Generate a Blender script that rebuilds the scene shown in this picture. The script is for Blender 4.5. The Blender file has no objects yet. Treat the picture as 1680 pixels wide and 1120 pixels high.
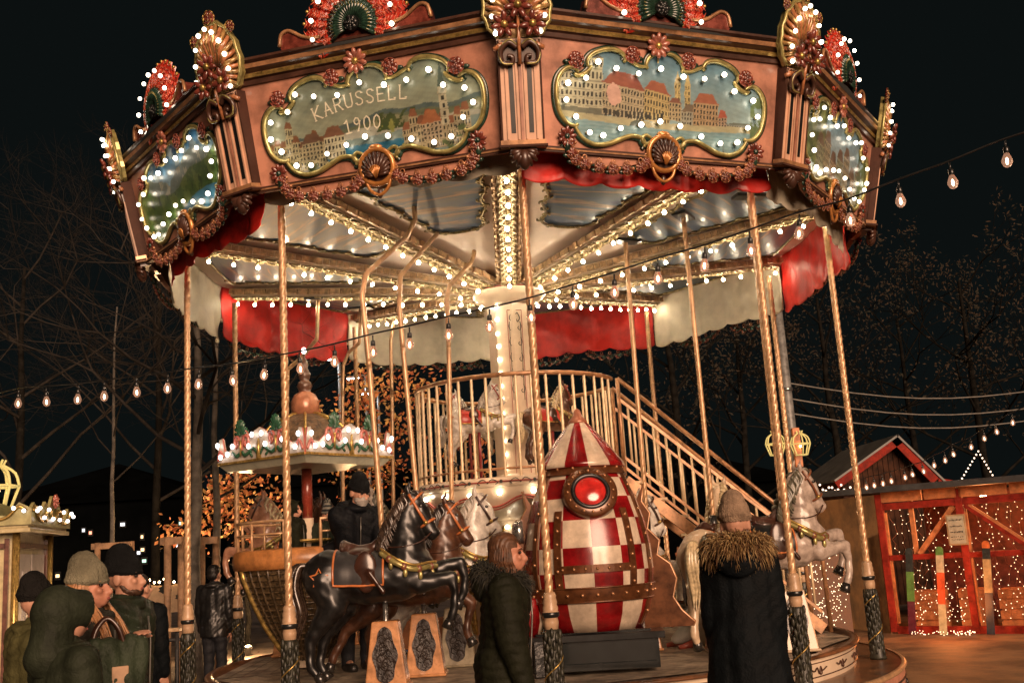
import bpy, bmesh, math, random
from math import sin, cos, pi, radians, atan, atan2, sqrt, hypot
from mathutils import Vector, Matrix, Euler
import numpy as np
random.seed(7)
SC = bpy.context.scene
COL = SC.collection
# ------------------------------------------------------------------ camera
FPX, PITCH, ROLL, PHI = 1719.4, .193, .0621, .04636      # focal length is for a 1680 px wide frame
CAMP = Vector((0, -11.261, 1.45))
cam = bpy.data.cameras.new('camera'); cob = bpy.data.objects.new('camera', cam); COL.objects.link(cob)
cam.sensor_width = 36; cam.lens = 36 * FPX / 1680; cam.clip_start = .05; cam.clip_end = 600
cob.matrix_world = Matrix.Translation(CAMP) @ Matrix.Rotation(pi / 2 + PITCH, 4, 'X') @ Matrix.Rotation(-ROLL, 4, 'Z')
SC.camera = cob
# ------------------------------------------------------------------ night sky, faint market glow
W = bpy.data.worlds.new('World'); SC.world = W; W.use_nodes = True
nt = W.node_tree; bg = nt.nodes['Background']
bg.inputs[0].default_value = (.0026, .0037, .0037, 1); bg.inputs[1].default_value = 1.0
sun = bpy.data.lights.new('market_glow', 'SUN'); sun.energy = 3.3; sun.color = (1, .65, .44); sun.angle = radians(32)
sob = bpy.data.objects.new('market_glow', sun); COL.objects.link(sob)
sob.rotation_euler = Vector((-.30, .9, -.27)).to_track_quat('-Z', 'Y').to_euler()
SC.view_settings.view_transform = 'Standard'; SC.view_settings.look = 'None'
SC.view_settings.exposure = 0.5; SC.view_settings.gamma = 1
SC.render.engine = 'CYCLES'
cy = SC.cycles
cy.max_bounces = 6; cy.diffuse_bounces = 3; cy.glossy_bounces = 3; cy.transmission_bounces = 4
cy.caustics_reflective = False; cy.caustics_refractive = False; cy.sample_clamp_indirect = 3; cy.use_light_tree = True
cy.use_denoising = True

# ------------------------------------------------------------------ picture point -> place
def ray(X, Y):
    a, b = X - 840, Y - 560
    u = cos(ROLL) * a - sin(ROLL) * b; w = sin(ROLL) * a + cos(ROLL) * b
    x, y, z = u / FPX, 1, -w / FPX
    return Vector((x, cos(PITCH) * y - sin(PITCH) * z, sin(PITCH) * y + cos(PITCH) * z))
def aty(X, Y, y):
    r = ray(X, Y); return CAMP + r * ((y - CAMP.y) / r.y)
def atz(X, Y, z):
    r = ray(X, Y); return CAMP + r * ((z - CAMP.z) / r.z)

# ------------------------------------------------------------------ materials
MATS = {}
def mat(name, col, rough=.5, metal=0.0, coat=0.0, var=.18, scale=9.0, bump=0.0, bscale=40.0, spec=.5, col2=None, trans=0.0):
    if name in MATS: return MATS[name]
    m = bpy.data.materials.new(name); m.use_nodes = True; n = m.node_tree.nodes; l = m.node_tree.links
    b = n['Principled BSDF']
    b.inputs['Roughness'].default_value = rough; b.inputs['Metallic'].default_value = metal
    b.inputs['Coat Weight'].default_value = coat; b.inputs['Coat Roughness'].default_value = .16
    b.inputs['Specular IOR Level'].default_value = spec
    if trans: b.inputs['Transmission Weight'].default_value = trans
    tc = n.new('ShaderNodeTexCoord'); no = n.new('ShaderNodeTexNoise'); no.inputs['Scale'].default_value = scale
    no.inputs['Detail'].default_value = 5; no.inputs['Roughness'].default_value = .65
    l.new(tc.outputs['Object'], no.inputs['Vector'])
    r = n.new('ShaderNodeValToRGB'); l.new(no.outputs['Fac'], r.inputs[0])
    c2 = col2 or tuple(c * (1 - var * 1.6) for c in col)
    r.color_ramp.elements[0].position = .36; r.color_ramp.elements[0].color = (*c2, 1)
    r.color_ramp.elements[1].position = .62; r.color_ramp.elements[1].color = (*[min(1, c * (1 + var * .35)) for c in col], 1)
    l.new(r.outputs[0], b.inputs['Base Color'])
    rr = n.new('ShaderNodeMapRange'); rr.inputs['To Min'].default_value = max(.03, rough - .1); rr.inputs['To Max'].default_value = min(1, rough + .12)
    l.new(no.outputs['Fac'], rr.inputs['Value']); l.new(rr.outputs[0], b.inputs['Roughness'])
    if bump:
        n2 = n.new('ShaderNodeTexNoise'); n2.inputs['Scale'].default_value = bscale; n2.inputs['Detail'].default_value = 4
        l.new(tc.outputs['Object'], n2.inputs['Vector'])
        bp = n.new('ShaderNodeBump'); bp.inputs['Strength'].default_value = bump; bp.inputs['Distance'].default_value = .02
        l.new(n2.outputs['Fac'], bp.inputs['Height']); l.new(bp.outputs[0], b.inputs['Normal'])
    MATS[name] = m
    return m
def emis(name, col, s, base=(.8, .8, .8)):
    if name in MATS: return MATS[name]
    m = bpy.data.materials.new(name); m.use_nodes = True; b = m.node_tree.nodes['Principled BSDF']
    b.inputs['Base Color'].default_value = (*base, 1)
    b.inputs['Emission Color'].default_value = (*col, 1); b.inputs['Emission Strength'].default_value = s
    MATS[name] = m
    return m

# ------------------------------------------------------------------ mesh builder
class MB:
    def __init__(s): s.v = []; s.f = []; s.m = []; s.s = []; s.T = Matrix.Identity(4)
    def add(s, vs, fs, m=0, smooth=True, T=None):
        M_ = s.T @ T if T is not None else s.T
        o = len(s.v)
        s.v += [tuple(M_ @ Vector(p)) for p in vs]
        for i, f in enumerate(fs):
            s.f.append([a + o for a in f]); s.m.append(m[i] if isinstance(m, list) else m); s.s.append(smooth)
        return s
    def box(s, c, d, m=0, T=None, rz=0):
        x, y, z = [a / 2 for a in d]
        vs = [(sx * x, sy * y, sz * z) for sz in (-1, 1) for sy in (-1, 1) for sx in (-1, 1)]
        fs = [(0, 2, 3, 1), (4, 5, 7, 6), (0, 1, 5, 4), (2, 6, 7, 3), (0, 4, 6, 2), (1, 3, 7, 5)]
        t = Matrix.Translation(c) @ Matrix.Rotation(rz, 4, 'Z')
        return s.add(vs, fs, m, False, T @ t if T is not None else t)
    def bar(s, p, q, w, h, m=0, up=(0, 0, 1)):
        p, q = Vector(p), Vector(q); d = (q - p); L = d.length; d.normalize(); u = Vector(up)
        x = d.cross(u)
        if x.length < 1e-4: x = Vector((1, 0, 0))
        x.normalize(); z = x.cross(d)
        R = Matrix((x, d, z)).transposed().to_4x4(); R.translation = (p + q) / 2
        return s.box((0, 0, 0), (w, L, h), m, R)
    def tube(s, pts, r, n=8, m=0, caps=True, closed=False, smooth=True):
        pts = [Vector(p) for p in pts]; k = len(pts)
        rs = r if isinstance(r, (list, tuple)) else [r] * k
        t0 = (pts[1] - pts[0]).normalized()
        nx = t0.orthogonal().normalized(); vs = []
        for i, p in enumerate(pts):
            a = pts[i - 1] if (i > 0 or closed) else pts[i]; b = pts[(i + 1) % k] if (i < k - 1 or closed) else pts[i]
            t = (b - a)
            t = t.normalized() if t.length > 1e-9 else t0
            nx = nx - t * nx.dot(t)
            nx = nx.normalized() if nx.length > 1e-6 else t.orthogonal().normalized()
            ny = t.cross(nx)
            for j in range(n):
                an = 2 * pi * j / n; vs.append(p + (nx * cos(an) + ny * sin(an)) * rs[i])
        fs = []
        for i in range(k if closed else k - 1):
            i2 = (i + 1) % k
            for j in range(n):
                j2 = (j + 1) % n; fs.append((i * n + j, i * n + j2, i2 * n + j2, i2 * n + j))
        if caps and not closed: fs += [tuple(range(n - 1, -1, -1)), tuple((k - 1) * n + j for j in range(n))]
        return s.add(vs, fs, m, smooth)
    def lathe(s, prof, n=24, m=0, c=(0, 0, 0), T=None, a0=0, a1=2 * pi, smooth=True, caps=True):
        full = abs(a1 - a0 - 2 * pi) < 1e-6; cols = n if full else n + 1
        vs = [(r * sin(a0 + (a1 - a0) * j / n), -r * cos(a0 + (a1 - a0) * j / n), z) for r, z in prof for j in range(cols)]
        fs = []; ms = []
        for i in range(len(prof) - 1):
            for j in range(n):
                j2 = (j + 1) % cols
                fs.append((i * cols + j, i * cols + j2, (i + 1) * cols + j2, (i + 1) * cols + j)); ms.append(m(i, j) if callable(m) else m)
        if caps and full:
            if prof[0][0] > 1e-5: fs.append(tuple(range(cols - 1, -1, -1))); ms.append(m(0, 0) if callable(m) else m)
            if prof[-1][0] > 1e-5: fs.append(tuple((len(prof) - 1) * cols + j for j in range(cols))); ms.append(m(len(prof) - 2, 0) if callable(m) else m)
        t = Matrix.Translation(c)
        return s.add(vs, fs, ms, smooth, T @ t if T is not None else t)
    def ball(s, c, r, m=0, nu=10, nv=7, T=None):
        if not isinstance(r, (tuple, list)): r = (r, r, r)
        vs = [(0, 0, -r[2])] + [(r[0] * sin(pi * i / nv) * cos(2 * pi * j / nu), r[1] * sin(pi * i / nv) * sin(2 * pi * j / nu), -r[2] * cos(pi * i / nv)) for i in range(1, nv) for j in range(nu)] + [(0, 0, r[2])]
        fs = [(0, 1 + (j + 1) % nu, 1 + j) for j in range(nu)]
        for i in range(nv - 2):
            for j in range(nu):
                a = 1 + i * nu; fs.append((a + j, a + (j + 1) % nu, a + nu + (j + 1) % nu, a + nu + j))
        a = 1 + (nv - 2) * nu; e = len(vs) - 1
        fs += [(a + j, a + (j + 1) % nu, e) for j in range(nu)]
        t = Matrix.Translation(c)
        return s.add(vs, fs, m, True, t @ T if T is not None else t)
    def ring(s, R, r, m=0, T=None, n=24, k=8, a0=0, a1=2 * pi):
        old = s.T
        if T is not None: s.T = old @ T
        full = abs(a1 - a0 - 2 * pi) < 1e-6
        s.tube([(R * cos(a0 + (a1 - a0) * i / n), 0, R * sin(a0 + (a1 - a0) * i / n)) for i in range(n if full else n + 1)], r, k, m, closed=full)
        s.T = old; return s
    def slab(s, poly, y0, y1, m=0, T=None, ms=None):
        """polygon in x,z given thickness along y (front at y0)"""
        n = len(poly)
        vs = [(x, y0, z) for x, z in poly] + [(x, y1, z) for x, z in poly]
        fs = [tuple(range(n)), tuple(range(2 * n - 1, n - 1, -1))] + [(i, n + i, n + (i + 1) % n, (i + 1) % n) for i in range(n)]
        return s.add(vs, fs, [m, m] + [m if ms is None else ms] * n, False, T)
    def build(s, name, mats, parent=None, smooth=None, bevel=0, loc=None, rot=None):
        me = bpy.data.meshes.new(name); me.from_pydata(s.v, [], s.f)
        if not isinstance(mats, (list, tuple)): mats = [mats]
        for m in mats: me.materials.append(m)
        me.polygons.foreach_set('material_index', s.m)
        me.polygons.foreach_set('use_smooth', s.s if smooth is None else [smooth] * len(s.f))
        me.update()
        bm = bmesh.new(); bm.from_mesh(me); bmesh.ops.recalc_face_normals(bm, faces=bm.faces); bm.to_mesh(me); bm.free()
        o = bpy.data.objects.new(name, me); COL.objects.link(o)
        if parent: o.parent = parent
        if loc is not None: o.location = loc
        if rot is not None: o.rotation_euler = rot
        if bevel:
            b = o.modifiers.new('bevel', 'BEVEL'); b.width = bevel; b.segments = 2; b.limit_method = 'ANGLE'
        return o

def empty(name, loc=(0, 0, 0), rz=0.0, scale=1.0):
    o = bpy.data.objects.new(name, None); COL.objects.link(o); o.location = loc; o.rotation_euler = (0, 0, rz)
    o.scale = (scale,) * 3; o.empty_display_size = .1; return o
def tag(o, label=None, cat=None, group=None, kind=None):
    for k, v in (('label', label), ('category', cat), ('group', group), ('kind', kind)):
        if v: o[k] = v
    return o
def kids(o): return [c for c in bpy.data.objects if c.parent == o]
CH = {}
def copy_tree(o, parent=None):
    c = o.copy(); COL.objects.link(c); c.parent = parent
    for k in o.children: copy_tree(k, c)
    return c
def inst(src, parent, loc=None, rot=None, name=None):
    c = src.copy(); COL.objects.link(c); c.parent = parent
    if loc is not None: c.location = loc
    if rot is not None: c.rotation_euler = rot
    return c
def spline(pts, n=6, closed=False):
    P = [Vector(p) for p in pts]; k = len(P); out = []
    for i in range(k if closed else k - 1):
        p0 = P[i - 1] if (i or closed) else P[0]; p1 = P[i]; p2 = P[(i + 1) % k]; p3 = P[(i + 2) % k] if (closed or i + 2 < k) else P[-1]
        for j in range(n):
            t = j / n
            out.append(.5 * ((2 * p1) + (p2 - p0) * t + (2 * p0 - 5 * p1 + 4 * p2 - p3) * t * t + (3 * p1 - p0 - 3 * p2 + p3) * t ** 3))
    if not closed: out.append(P[-1])
    return out
def lerp(a, b, t): return a + (b - a) * t

# closed bones and blobs melted into one continuous surface
class Melt(MB):
    def bone(s, p, q, r1, r2, n=12):
        p, q = Vector(p), Vector(q)
        s.tube([p, q], [r1, r2], n); s.ball(p, r1 * .999, 0, n, 8); s.ball(q, r2 * .999, 0, n, 8); return s
    def chain(s, pts, rs, n=12):
        for i in range(len(pts) - 1): s.bone(pts[i], pts[i + 1], rs[i], rs[i + 1], n)
        return s
    def blob(s, c, r, T=None): return s.ball(c, r, 0, 14, 10, T)
    def melt(s, name, mats, parent, voxel=.012, smooth=4, post=None, mfun=None, clear=None):
        me = bpy.data.meshes.new('t'); me.from_pydata(s.v, [], s.f)
        bm = bmesh.new(); bm.from_mesh(me); bmesh.ops.recalc_face_normals(bm, faces=bm.faces); bm.to_mesh(me); bm.free()
        o = bpy.data.objects.new('t', me); COL.objects.link(o)
        r = o.modifiers.new('r', 'REMESH'); r.mode = 'VOXEL'; r.voxel_size = voxel
        if smooth: q = o.modifiers.new('s', 'SMOOTH'); q.iterations = smooth; q.factor = .5
        dg = bpy.context.evaluated_depsgraph_get(); m2 = bpy.data.meshes.new_from_object(o.evaluated_get(dg))
        bpy.data.objects.remove(o); bpy.data.meshes.remove(me)
        m2.name = name; m2.materials.clear()
        if not isinstance(mats, (list, tuple)): mats = [mats]
        for m in mats: m2.materials.append(m)
        n = len(m2.vertices); co = np.empty(n * 3, np.float32); m2.vertices.foreach_get('co', co); co = co.reshape(-1, 3)
        if post:
            no = np.empty(n * 3, np.float32); m2.vertices.foreach_get('normal', no); no = no.reshape(-1, 3)
            co = post(co, no); m2.vertices.foreach_set('co', co.astype(np.float32).ravel()); m2.update()
        k = len(m2.polygons)
        if mfun:
            ce = np.empty(k * 3, np.float32); m2.polygons.foreach_get('center', ce); ce = ce.reshape(-1, 3)
            m2.polygons.foreach_set('material_index', np.asarray(mfun(ce), np.int32))
        if clear:
            ce = np.empty(k * 3, np.float32); m2.polygons.foreach_get('center', ce); ce = ce.reshape(-1, 3)
            kill = np.nonzero(clear(ce))[0]
            bm = bmesh.new(); bm.from_mesh(m2); bm.faces.ensure_lookup_table()
            bmesh.ops.delete(bm, geom=[bm.faces[i] for i in kill], context='FACES'); bm.to_mesh(m2); bm.free()
        m2.polygons.foreach_set('use_smooth', [True] * len(m2.polygons)); m2.update()
        o = bpy.data.objects.new(name, m2); COL.objects.link(o); o.parent = parent
        return o
# ================================================================== materials used on the carousel
peach = mat('peach_paint', (.54, .25, .165), .36, coat=.35, var=.34, scale=2.6, bump=.05, bscale=6)
peachl = mat('pale_peach_paint', (.70, .43, .29), .45, coat=.15, var=.15, scale=4)
brown = mat('dark_brown_lacquer', (.075, .032, .02), .35, coat=.3, var=.3, scale=6)
maroon = mat('maroon_lacquer', (.20, .045, .03), .25, coat=.7, var=.35, scale=14)
gold = mat('old_gold', (.62, .42, .13), .3, metal=.7, var=.35, scale=20)
olive = mat('olive_gilt', (.42, .36, .13), .3, metal=.45, coat=.3, var=.3, scale=14)
blackp = mat('black_paint', (.012, .013, .013), .3, coat=.4)
greend = mat('dark_green_enamel', (.02, .055, .035), .25, coat=.6, var=.4, scale=20)
redf = mat('red_enamel', (.52, .035, .018), .28, coat=.6, var=.35, scale=24)
cream = mat('cream_paint', (.74, .60, .44), .3, coat=.5, var=.10, scale=3)
creamw = mat('ceiling_paint', (.88, .73, .60), .5, coat=.08, var=.10, scale=1.6)
brass = mat('brass_tube', (.62, .38, .20), .34, metal=.25, var=.2, scale=12, coat=.3)
bronze = mat('bronze_rail', (.48, .25, .12), .32, metal=.3, coat=.25, var=.3, scale=10)
woodo = mat('orange_wood', (.70, .48, .27), .4, var=.35, scale=14)
giltleaf = mat('gilt_leaf', (.46, .36, .19), .35, metal=.3, var=.3, scale=30)
curtr = mat('red_curtain_vinyl', (.62, .022, .014), .46, var=.25, scale=3, bump=.35, bscale=9)
curtw = mat('cream_curtain_vinyl', (.66, .60, .46), .5, var=.12, scale=3, bump=.25, bscale=7)
plank = mat('worn_plank', (.42, .34, .25), .5, var=.45, scale=6, bump=.15, bscale=30)
steptop = mat('brown_step_board', (.20, .085, .035), .32, var=.4, scale=5, coat=.2)
bulbm = emis('lit_bulb', (1, .79, .54), 84)
midm = emis('column_bulb', (1, .80, .56), 13)
softm = emis('soft_bulb', (1, .86, .66), 6.5)
sock = mat('bulb_socket', (.55, .45, .25), .35, metal=.6)

car = tag(empty('carousel'), 'vintage double-deck carousel with peach painted fascia, lit bulbs and red and cream curtains', 'carousel')
P36 = pi / 5
RB, ZB, RT, ZT = 3.80, 4.39, 4.0, 5.24
C18 = cos(pi / 10)
LEAN = atan((RT - RB) * C18 / (ZT - ZB)); LEANC = atan((RT - RB) / (ZT - ZB))
def polar(r, a, z): return (r * sin(a), -r * cos(a), z)

mb = MB(); mb.ball((0, 0, 0), .0205, 0, 10, 7); mb.tube([(0, .045, 0), (0, .018, 0)], [.013, .015], 8, 1)
bulb0 = mb.build('light_bulb', [bulbm, sock]); BULB = bulb0.data; bpy.data.objects.remove(bulb0)
SOFTS = []
for nm_, st_ in (('soft_bulb_dim', 3.2), ('soft_bulb', 6.5), ('soft_bulb_bright', 10.5)):
    SOFTS.append(BULB.copy()); SOFTS[-1].materials[0] = emis(nm_, (1, .86, .66), st_)
MID = BULB.copy(); MID.materials[0] = midm
rb_ = random.Random(77)
NB = [0]; REST = []          # the hundred largest bulbs are parts of their own; the others go into one part
def bulb(par, loc, scale=1.0, keep=True, soft=True):
    if keep and NB[0] < 100:
        NB[0] += 1
        o = bpy.data.objects.new('light_bulb', {True: SOFTS[rb_.choice((0, 1, 1, 1, 2))], False: BULB, 2: MID}[soft]); COL.objects.link(o); o.parent = par; o.location = Vector(loc) + Vector((rb_.gauss(0, .004), rb_.gauss(0, .003), rb_.gauss(0, .004))); o.scale = (scale * rb_.uniform(.92, 1.06),) * 3; o.rotation_euler = (rb_.gauss(0, .12), 0, rb_.gauss(0, .12))
    else:
        REST.append((par, Vector(loc), scale, soft))

# ------------------------------------------------------------------ platform, step
mb = MB()
mb.lathe([(3.60, -.2), (3.62, .16), (3.60, .2)], 96, 0, caps=False); mb.lathe([(3.60, .2), (3.2, .2)], 96, 1, caps=False)
mb.lathe([(3.63, .17), (3.645, .19), (3.63, .21), (3.60, .21)], 96, 2, caps=False)
for q in (-.12, .08): mb.lathe([(3.612, q), (3.63, q + .012), (3.614, q + .024)], 96, 3, caps=False)
for i in range(46):
    a = 2 * pi * i / 46
    mb.T = Matrix.Rotation(a, 4, 'Z') @ Matrix.Translation((0, -3.625, -.01))
    for s in (-1, 1):
        mb.tube(spline([(0, 0, -.03), (s * .05, 0, .03), (s * .11, 0, .02), (s * .12, 0, -.03), (s * .08, 0, -.03)], 4), .011, 5, 3)
    mb.ball((0, 0, .02), (.025, .015, .05), 3, 6, 5)
mb.T = Matrix.Identity(4)
step = mb.build('lower_step', [peach, steptop, brass, blackp], car)
mb = MB()
mb.lathe([(3.20, .2), (3.21, .385)], 96, 0, caps=False)
mb.lathe([(3.21, .385), (3.245, .39), (3.25, .405), (3.235, .418), (3.17, .42), (3.17, .40), (.3, .40)], 96, 1, caps=False)
for q in (.235, .345): mb.lathe([(3.206, q), (3.217, q + .005), (3.208, q + .01)], 96, 2, caps=False)
for i in range(40):
    a = 2 * pi * i / 40 + .05
    mb.T = Matrix.Rotation(a, 4, 'Z') @ Matrix.Translation((0, -3.212, .295))
    mb.tube(spline([(-.14, 0, .015), (-.08, 0, -.005), (-.03, 0, .02), (0, 0, -.03), (.03, 0, .025), (.06, 0, -.01), (.14, 0, .012)], 4), .006, 4, 2)
    mb.ring(.018, .005, 2, Matrix.Translation((.03, 0, -.022)), 8, 4)
mb.T = Matrix.Identity(4)
plat = mb.build('platform', [cream, steptop, brown], car)
mb = MB()
for k in range(10):
    a = PHI + k * P36; mb.T = Matrix.Rotation(a + P36 / 2, 4, 'Z')
    r = .55
    while r < 3.02:
        w = .118; t = math.tan(pi / 10) * .985
        z = .408 + .002 * random.random()
        mb.add([(-r * t, -r, z), (r * t, -r, z), ((r + w) * t, -r - w, z), (-(r + w) * t, -r - w, z)], [(0, 1, 2, 3)], 0, False)
        r += w + .006
mb.T = Matrix.Identity(4)
mb.build('deck_planks', plank, plat)

# ------------------------------------------------------------------ outer posts
def twisted(mb, p, q, r, m=0, starts=3, pitch=.08, n=20, step=.012, amp=.2):
    p, q = Vector(p), Vector(q); L = (q - p).length; k = int(L / step)
    vs = []; fs = []
    d = (q - p).normalized(); x = d.orthogonal().normalized(); y = d.cross(x)
    for i in range(k + 1):
        h = L * i / k
        for j in range(n):
            an = 2 * pi * j / n
            w = abs(sin(.5 * starts * (an - 2 * pi * h / (pitch * starts))))
            rr = r * (1 - amp * (1 - w) ** 2)
            vs.append(p + d * h + (x * cos(an) + y * sin(an)) * rr)
    for i in range(k):
        for j in range(n):
            j2 = (j + 1) % n; fs.append((i * n + j, i * n + j2, (i + 1) * n + j2, (i + 1) * n + j))
    mb.add(vs, fs, m, True)
mb = MB(); twisted(mb, (0, 0, 1.08), (0, 0, 4.5), .031, amp=.28)
post0 = mb.build('post', brass, car)
mb = MB()
mb.lathe([(.036, .84), (.05, .85), (.055, .90), (.05, .93), (.062, .94), (.066, .955), (.062, .97), (.055, .975), (.058, 1.0), (.05, 1.02), (.054, 1.04), (.046, 1.07), (.05, 1.085), (.038, 1.11)], 18, lambda i, j: 1 if 3 <= i <= 5 else 0)
mb.build('collar', [mat('tan_collar', (.50, .33, .20), .4, coat=.2), blackp], post0)
mb = MB()
mb.lathe([(.075, .2), (.08, .22), (.066, .26), (.062, .5), (.056, .75), (.06, .83), (.045, .86)], 16)
for i in range(90):
    z = .25 + .58 * i / 90; a = i * 2.4; mb.ball((0, 0, 0), (.012, .020, .042), 0, 6, 4, None) if False else mb.ball(polar(.058, a, z), (.016, .016, .04), 0, 6, 4)
mb.tube([polar(.074 - .008 * i / 40, 5.2 * i / 40 * 2, .24 + .56 * i / 40) for i in range(41)], .006, 5, 1)
mb.build('leaf_base', [mat('dark_green_bronze', (.028, .028, .017), .5, coat=.1, var=.5, scale=30), gold], post0)
RP = 3.4
posts = [post0]
for k in range(10):
    o = post0 if k == 0 else copy_tree(post0, car)
    o.location = polar(RP, PHI + k * P36, 0); o.rotation_euler = (0, 0, k * 1.3)

# ------------------------------------------------------------------ ceiling cone, sky panels, beams
def zc(r): return 4.30 + (r - .3) * .13
mb = MB(); mb.lathe([(.25, zc(.25)), (3.66, zc(3.66)), (3.70, zc(3.7) + .08)], 10, 0, caps=False, a0=PHI, a1=PHI + 2 * pi, smooth=False)
ceil = mb.build('canopy_ceiling', creamw, car)
# painted sky
def skymat():
    m = bpy.data.materials.new('painted_sky'); m.use_nodes = True; n = m.node_tree.nodes; l = m.node_tree.links; b = n['Principled BSDF']
    tc = n.new('ShaderNodeTexCoord'); mp = n.new('ShaderNodeMapping'); mp.inputs['Scale'].default_value = (.9, 5.5, 1); mp.inputs['Rotation'].default_value = (0, 0, .25)
    no = n.new('ShaderNodeTexNoise'); no.inputs['Scale'].default_value = 1.6; no.inputs['Detail'].default_value = 7; no.inputs['Distortion'].default_value = .8
    l.new(tc.outputs['Object'], mp.inputs[0]); l.new(mp.outputs[0], no.inputs['Vector'])
    r = n.new('ShaderNodeValToRGB'); e = r.color_ramp.elements
    e[0].position = .28; e[0].color = (.02, .05, .14, 1); e[1].position = .42; e[1].color = (.05, .11, .20, 1)
    for p, c in ((.52, (.07, .12, .16)), (.58, (.18, .16, .15)), (.64, (.36, .26, .18)), (.75, (.11, .10, .16))):
        x = e.new(p); x.color = (*c, 1)
    l.new(no.outputs[0], r.inputs[0]); l.new(r.outputs[0], b.inputs['Base Color']); b.inputs['Roughness'].default_value = .4; b.inputs['Coat Weight'].default_value = .08
    return m
skym = skymat()
mb = MB(); gb = MB()
half = math.tan(pi / 10)
edge = []
for s in (1,):
    for i in range(15):
        r = 1.62 + (3.22 - 1.62) * i / 14
        edge.append((r * half - .30 + .03 * sin(i * 2.1) - (.08 if i in (0, 14) else 0), r))
pl = [(-x, r) for x, r in edge] + [(x, r) for x, r in reversed(edge)]
mb.add([(x, -r, zc(hypot(x, r)) - .012) for x, r in pl], [tuple(range(len(pl)))], 0, False)
sp0 = mb.build('painted_sky_panel', skym, ceil)
loop = spline([(x, -r, zc(hypot(x, r)) - .02) for x, r in pl], 3, True)
gb.tube(loop, .014, 5, 0, closed=True)
for i in range(0, len(loop), 3):
    p = loop[i]; gb.ring(.034, .011, 0, Matrix.Translation(p) @ Matrix.Rotation(i * 1.1, 4, 'Z') @ Matrix.Rotation(pi / 2, 4, 'X'), 8, 4, 0, 4.6)
sc0 = gb.build('scroll_border', mat('scroll_gilt', (.30, .23, .09), .35, metal=.4, var=.4, scale=25), sp0)
for k in range(10):
    o = sp0 if k == 0 else copy_tree(sp0, ceil)
    o.rotation_euler = (0, 0, PHI + (k + .5) * P36)
# beam: along -Y, hanging under the ceiling
mb = MB()
R0, R1 = .36, 3.46; NBE = 13
sl = atan(.13)
Tb = Matrix.Translation((0, -R0, zc(R0) - .02)) @ Matrix.Rotation(-sl, 4, 'X')
mb.T = Tb; Lb = (R1 - R0) / cos(sl)
mb.box((0, -Lb / 2, -.04), (.17, Lb, .10), 0)
nseg = 44
for s in (-1, 1):
    for i in range(nseg):          # pleated wooden valance on both sides
        y = -Lb * (i + .5) / nseg
        mb.box((s * (.105 + .012 * (i % 2)), y, -.04 - .008 * random.random()), (.03, Lb / nseg * .9, .062), 1, rz=.12 * (random.random() - .5))
    for i in range(NBE):
        yb = -Lb * (i + .75) / NBE
        if s == 1: mb.tube([(0, yb, -.08), (0, yb, -.16)], [.02, .012], 7, 2)
    for i in range(NBE * 2):
        y = -Lb * (i + .5) / (NBE * 2)
        mb.tube(spline([(s * .012, y - .06, -.098), (s * .05, y - .02, -.104), (s * .075, y + .04, -.10), (s * .045, y + .055, -.104), (s * .05, y + .02, -.106)], 3), .013, 5, 2)
        mb.ball((s * .058, y, -.1), (.022, .034, .018), 2, 6, 4)
mb.add([(-.085, -.0, -.0925), (.085, 0, -.0925), (.085, -Lb, -.0925), (-.085, -Lb, -.0925)], [(0, 1, 2, 3)], 3, False)
beam0 = mb.build('ceiling_beam', [cream, woodo, giltleaf, mat('gilt_ground', (.34, .27, .16), .45, metal=.15, var=.35, scale=20)], car)
beams = []
for k in range(10):
    o = beam0 if k == 0 else inst(beam0, car)
    o.rotation_euler = (0, 0, PHI * .3 + k * P36); beams.append(o)
BP = [tuple(Tb @ Vector((0, -Lb * (i + .75) / NBE, -.18))) for i in range(NBE)]

# ------------------------------------------------------------------ curtains
LEN = {0: .50, 9: .40, 1: .52, 8: .54}
for k in range(2, 8): LEN[k] = .65
def curtain(k, red):
    a0, a1 = PHI + k * P36, PHI + (k + 1) * P36
    p0, p1 = Vector(polar(3.58, a0, 0)), Vector(polar(3.58, a1, 0)); out = ((p0 + p1) / 2).normalized()
    nu, nv = 90, 26; vs = []; rnd = random.Random(k + 50)
    ph = [rnd.random() * 6 for _ in range(6)]
    for j in range(nv + 1):
        for i in range(nu + 1):
            t = i / nu; v = j / nv
            sc_ = .045 * abs(sin(pi * t * 7)) ** .7
            z = 4.735 - v * (LEN[k] + sc_ + .03 * sin(ph[5] + t * 5))
            b = .14 * sin(pi * t) * .5 + v * (.025 * sin(t * 9 + ph[0] + v * 2) + .015 * sin(t * 23 + ph[1] - v * 3)) + .012 * sin(t * 14 + v * 9 + ph[2]) + .006 * sin(t * 50 + ph[3]) + .006 * abs(sin(t * 17 + v * 7 + ph[4] + sin(v * 6))) ** 3 + .004 * abs(sin(t * 31 - v * 11 + ph[0])) ** 4 - (.012 if abs((t * 4) % 1 - .5) < .02 else 0) - (.006 if v > .94 else 0)
            p = p0.lerp(p1, t) + out * b; vs.append((p.x, p.y, z))
    fs = [(j * (nu + 1) + i, j * (nu + 1) + i + 1, (j + 1) * (nu + 1) + i + 1, (j + 1) * (nu + 1) + i) for j in range(nv) for i in range(nu)]
    o = MB().add(vs, fs, 0, True).build('curtain', curtr if red else curtw, car)
    s = o.modifiers.new('thick', 'SOLIDIFY'); s.thickness = .004
for k in range(10): curtain(k, k % 2 == 0)

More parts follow.
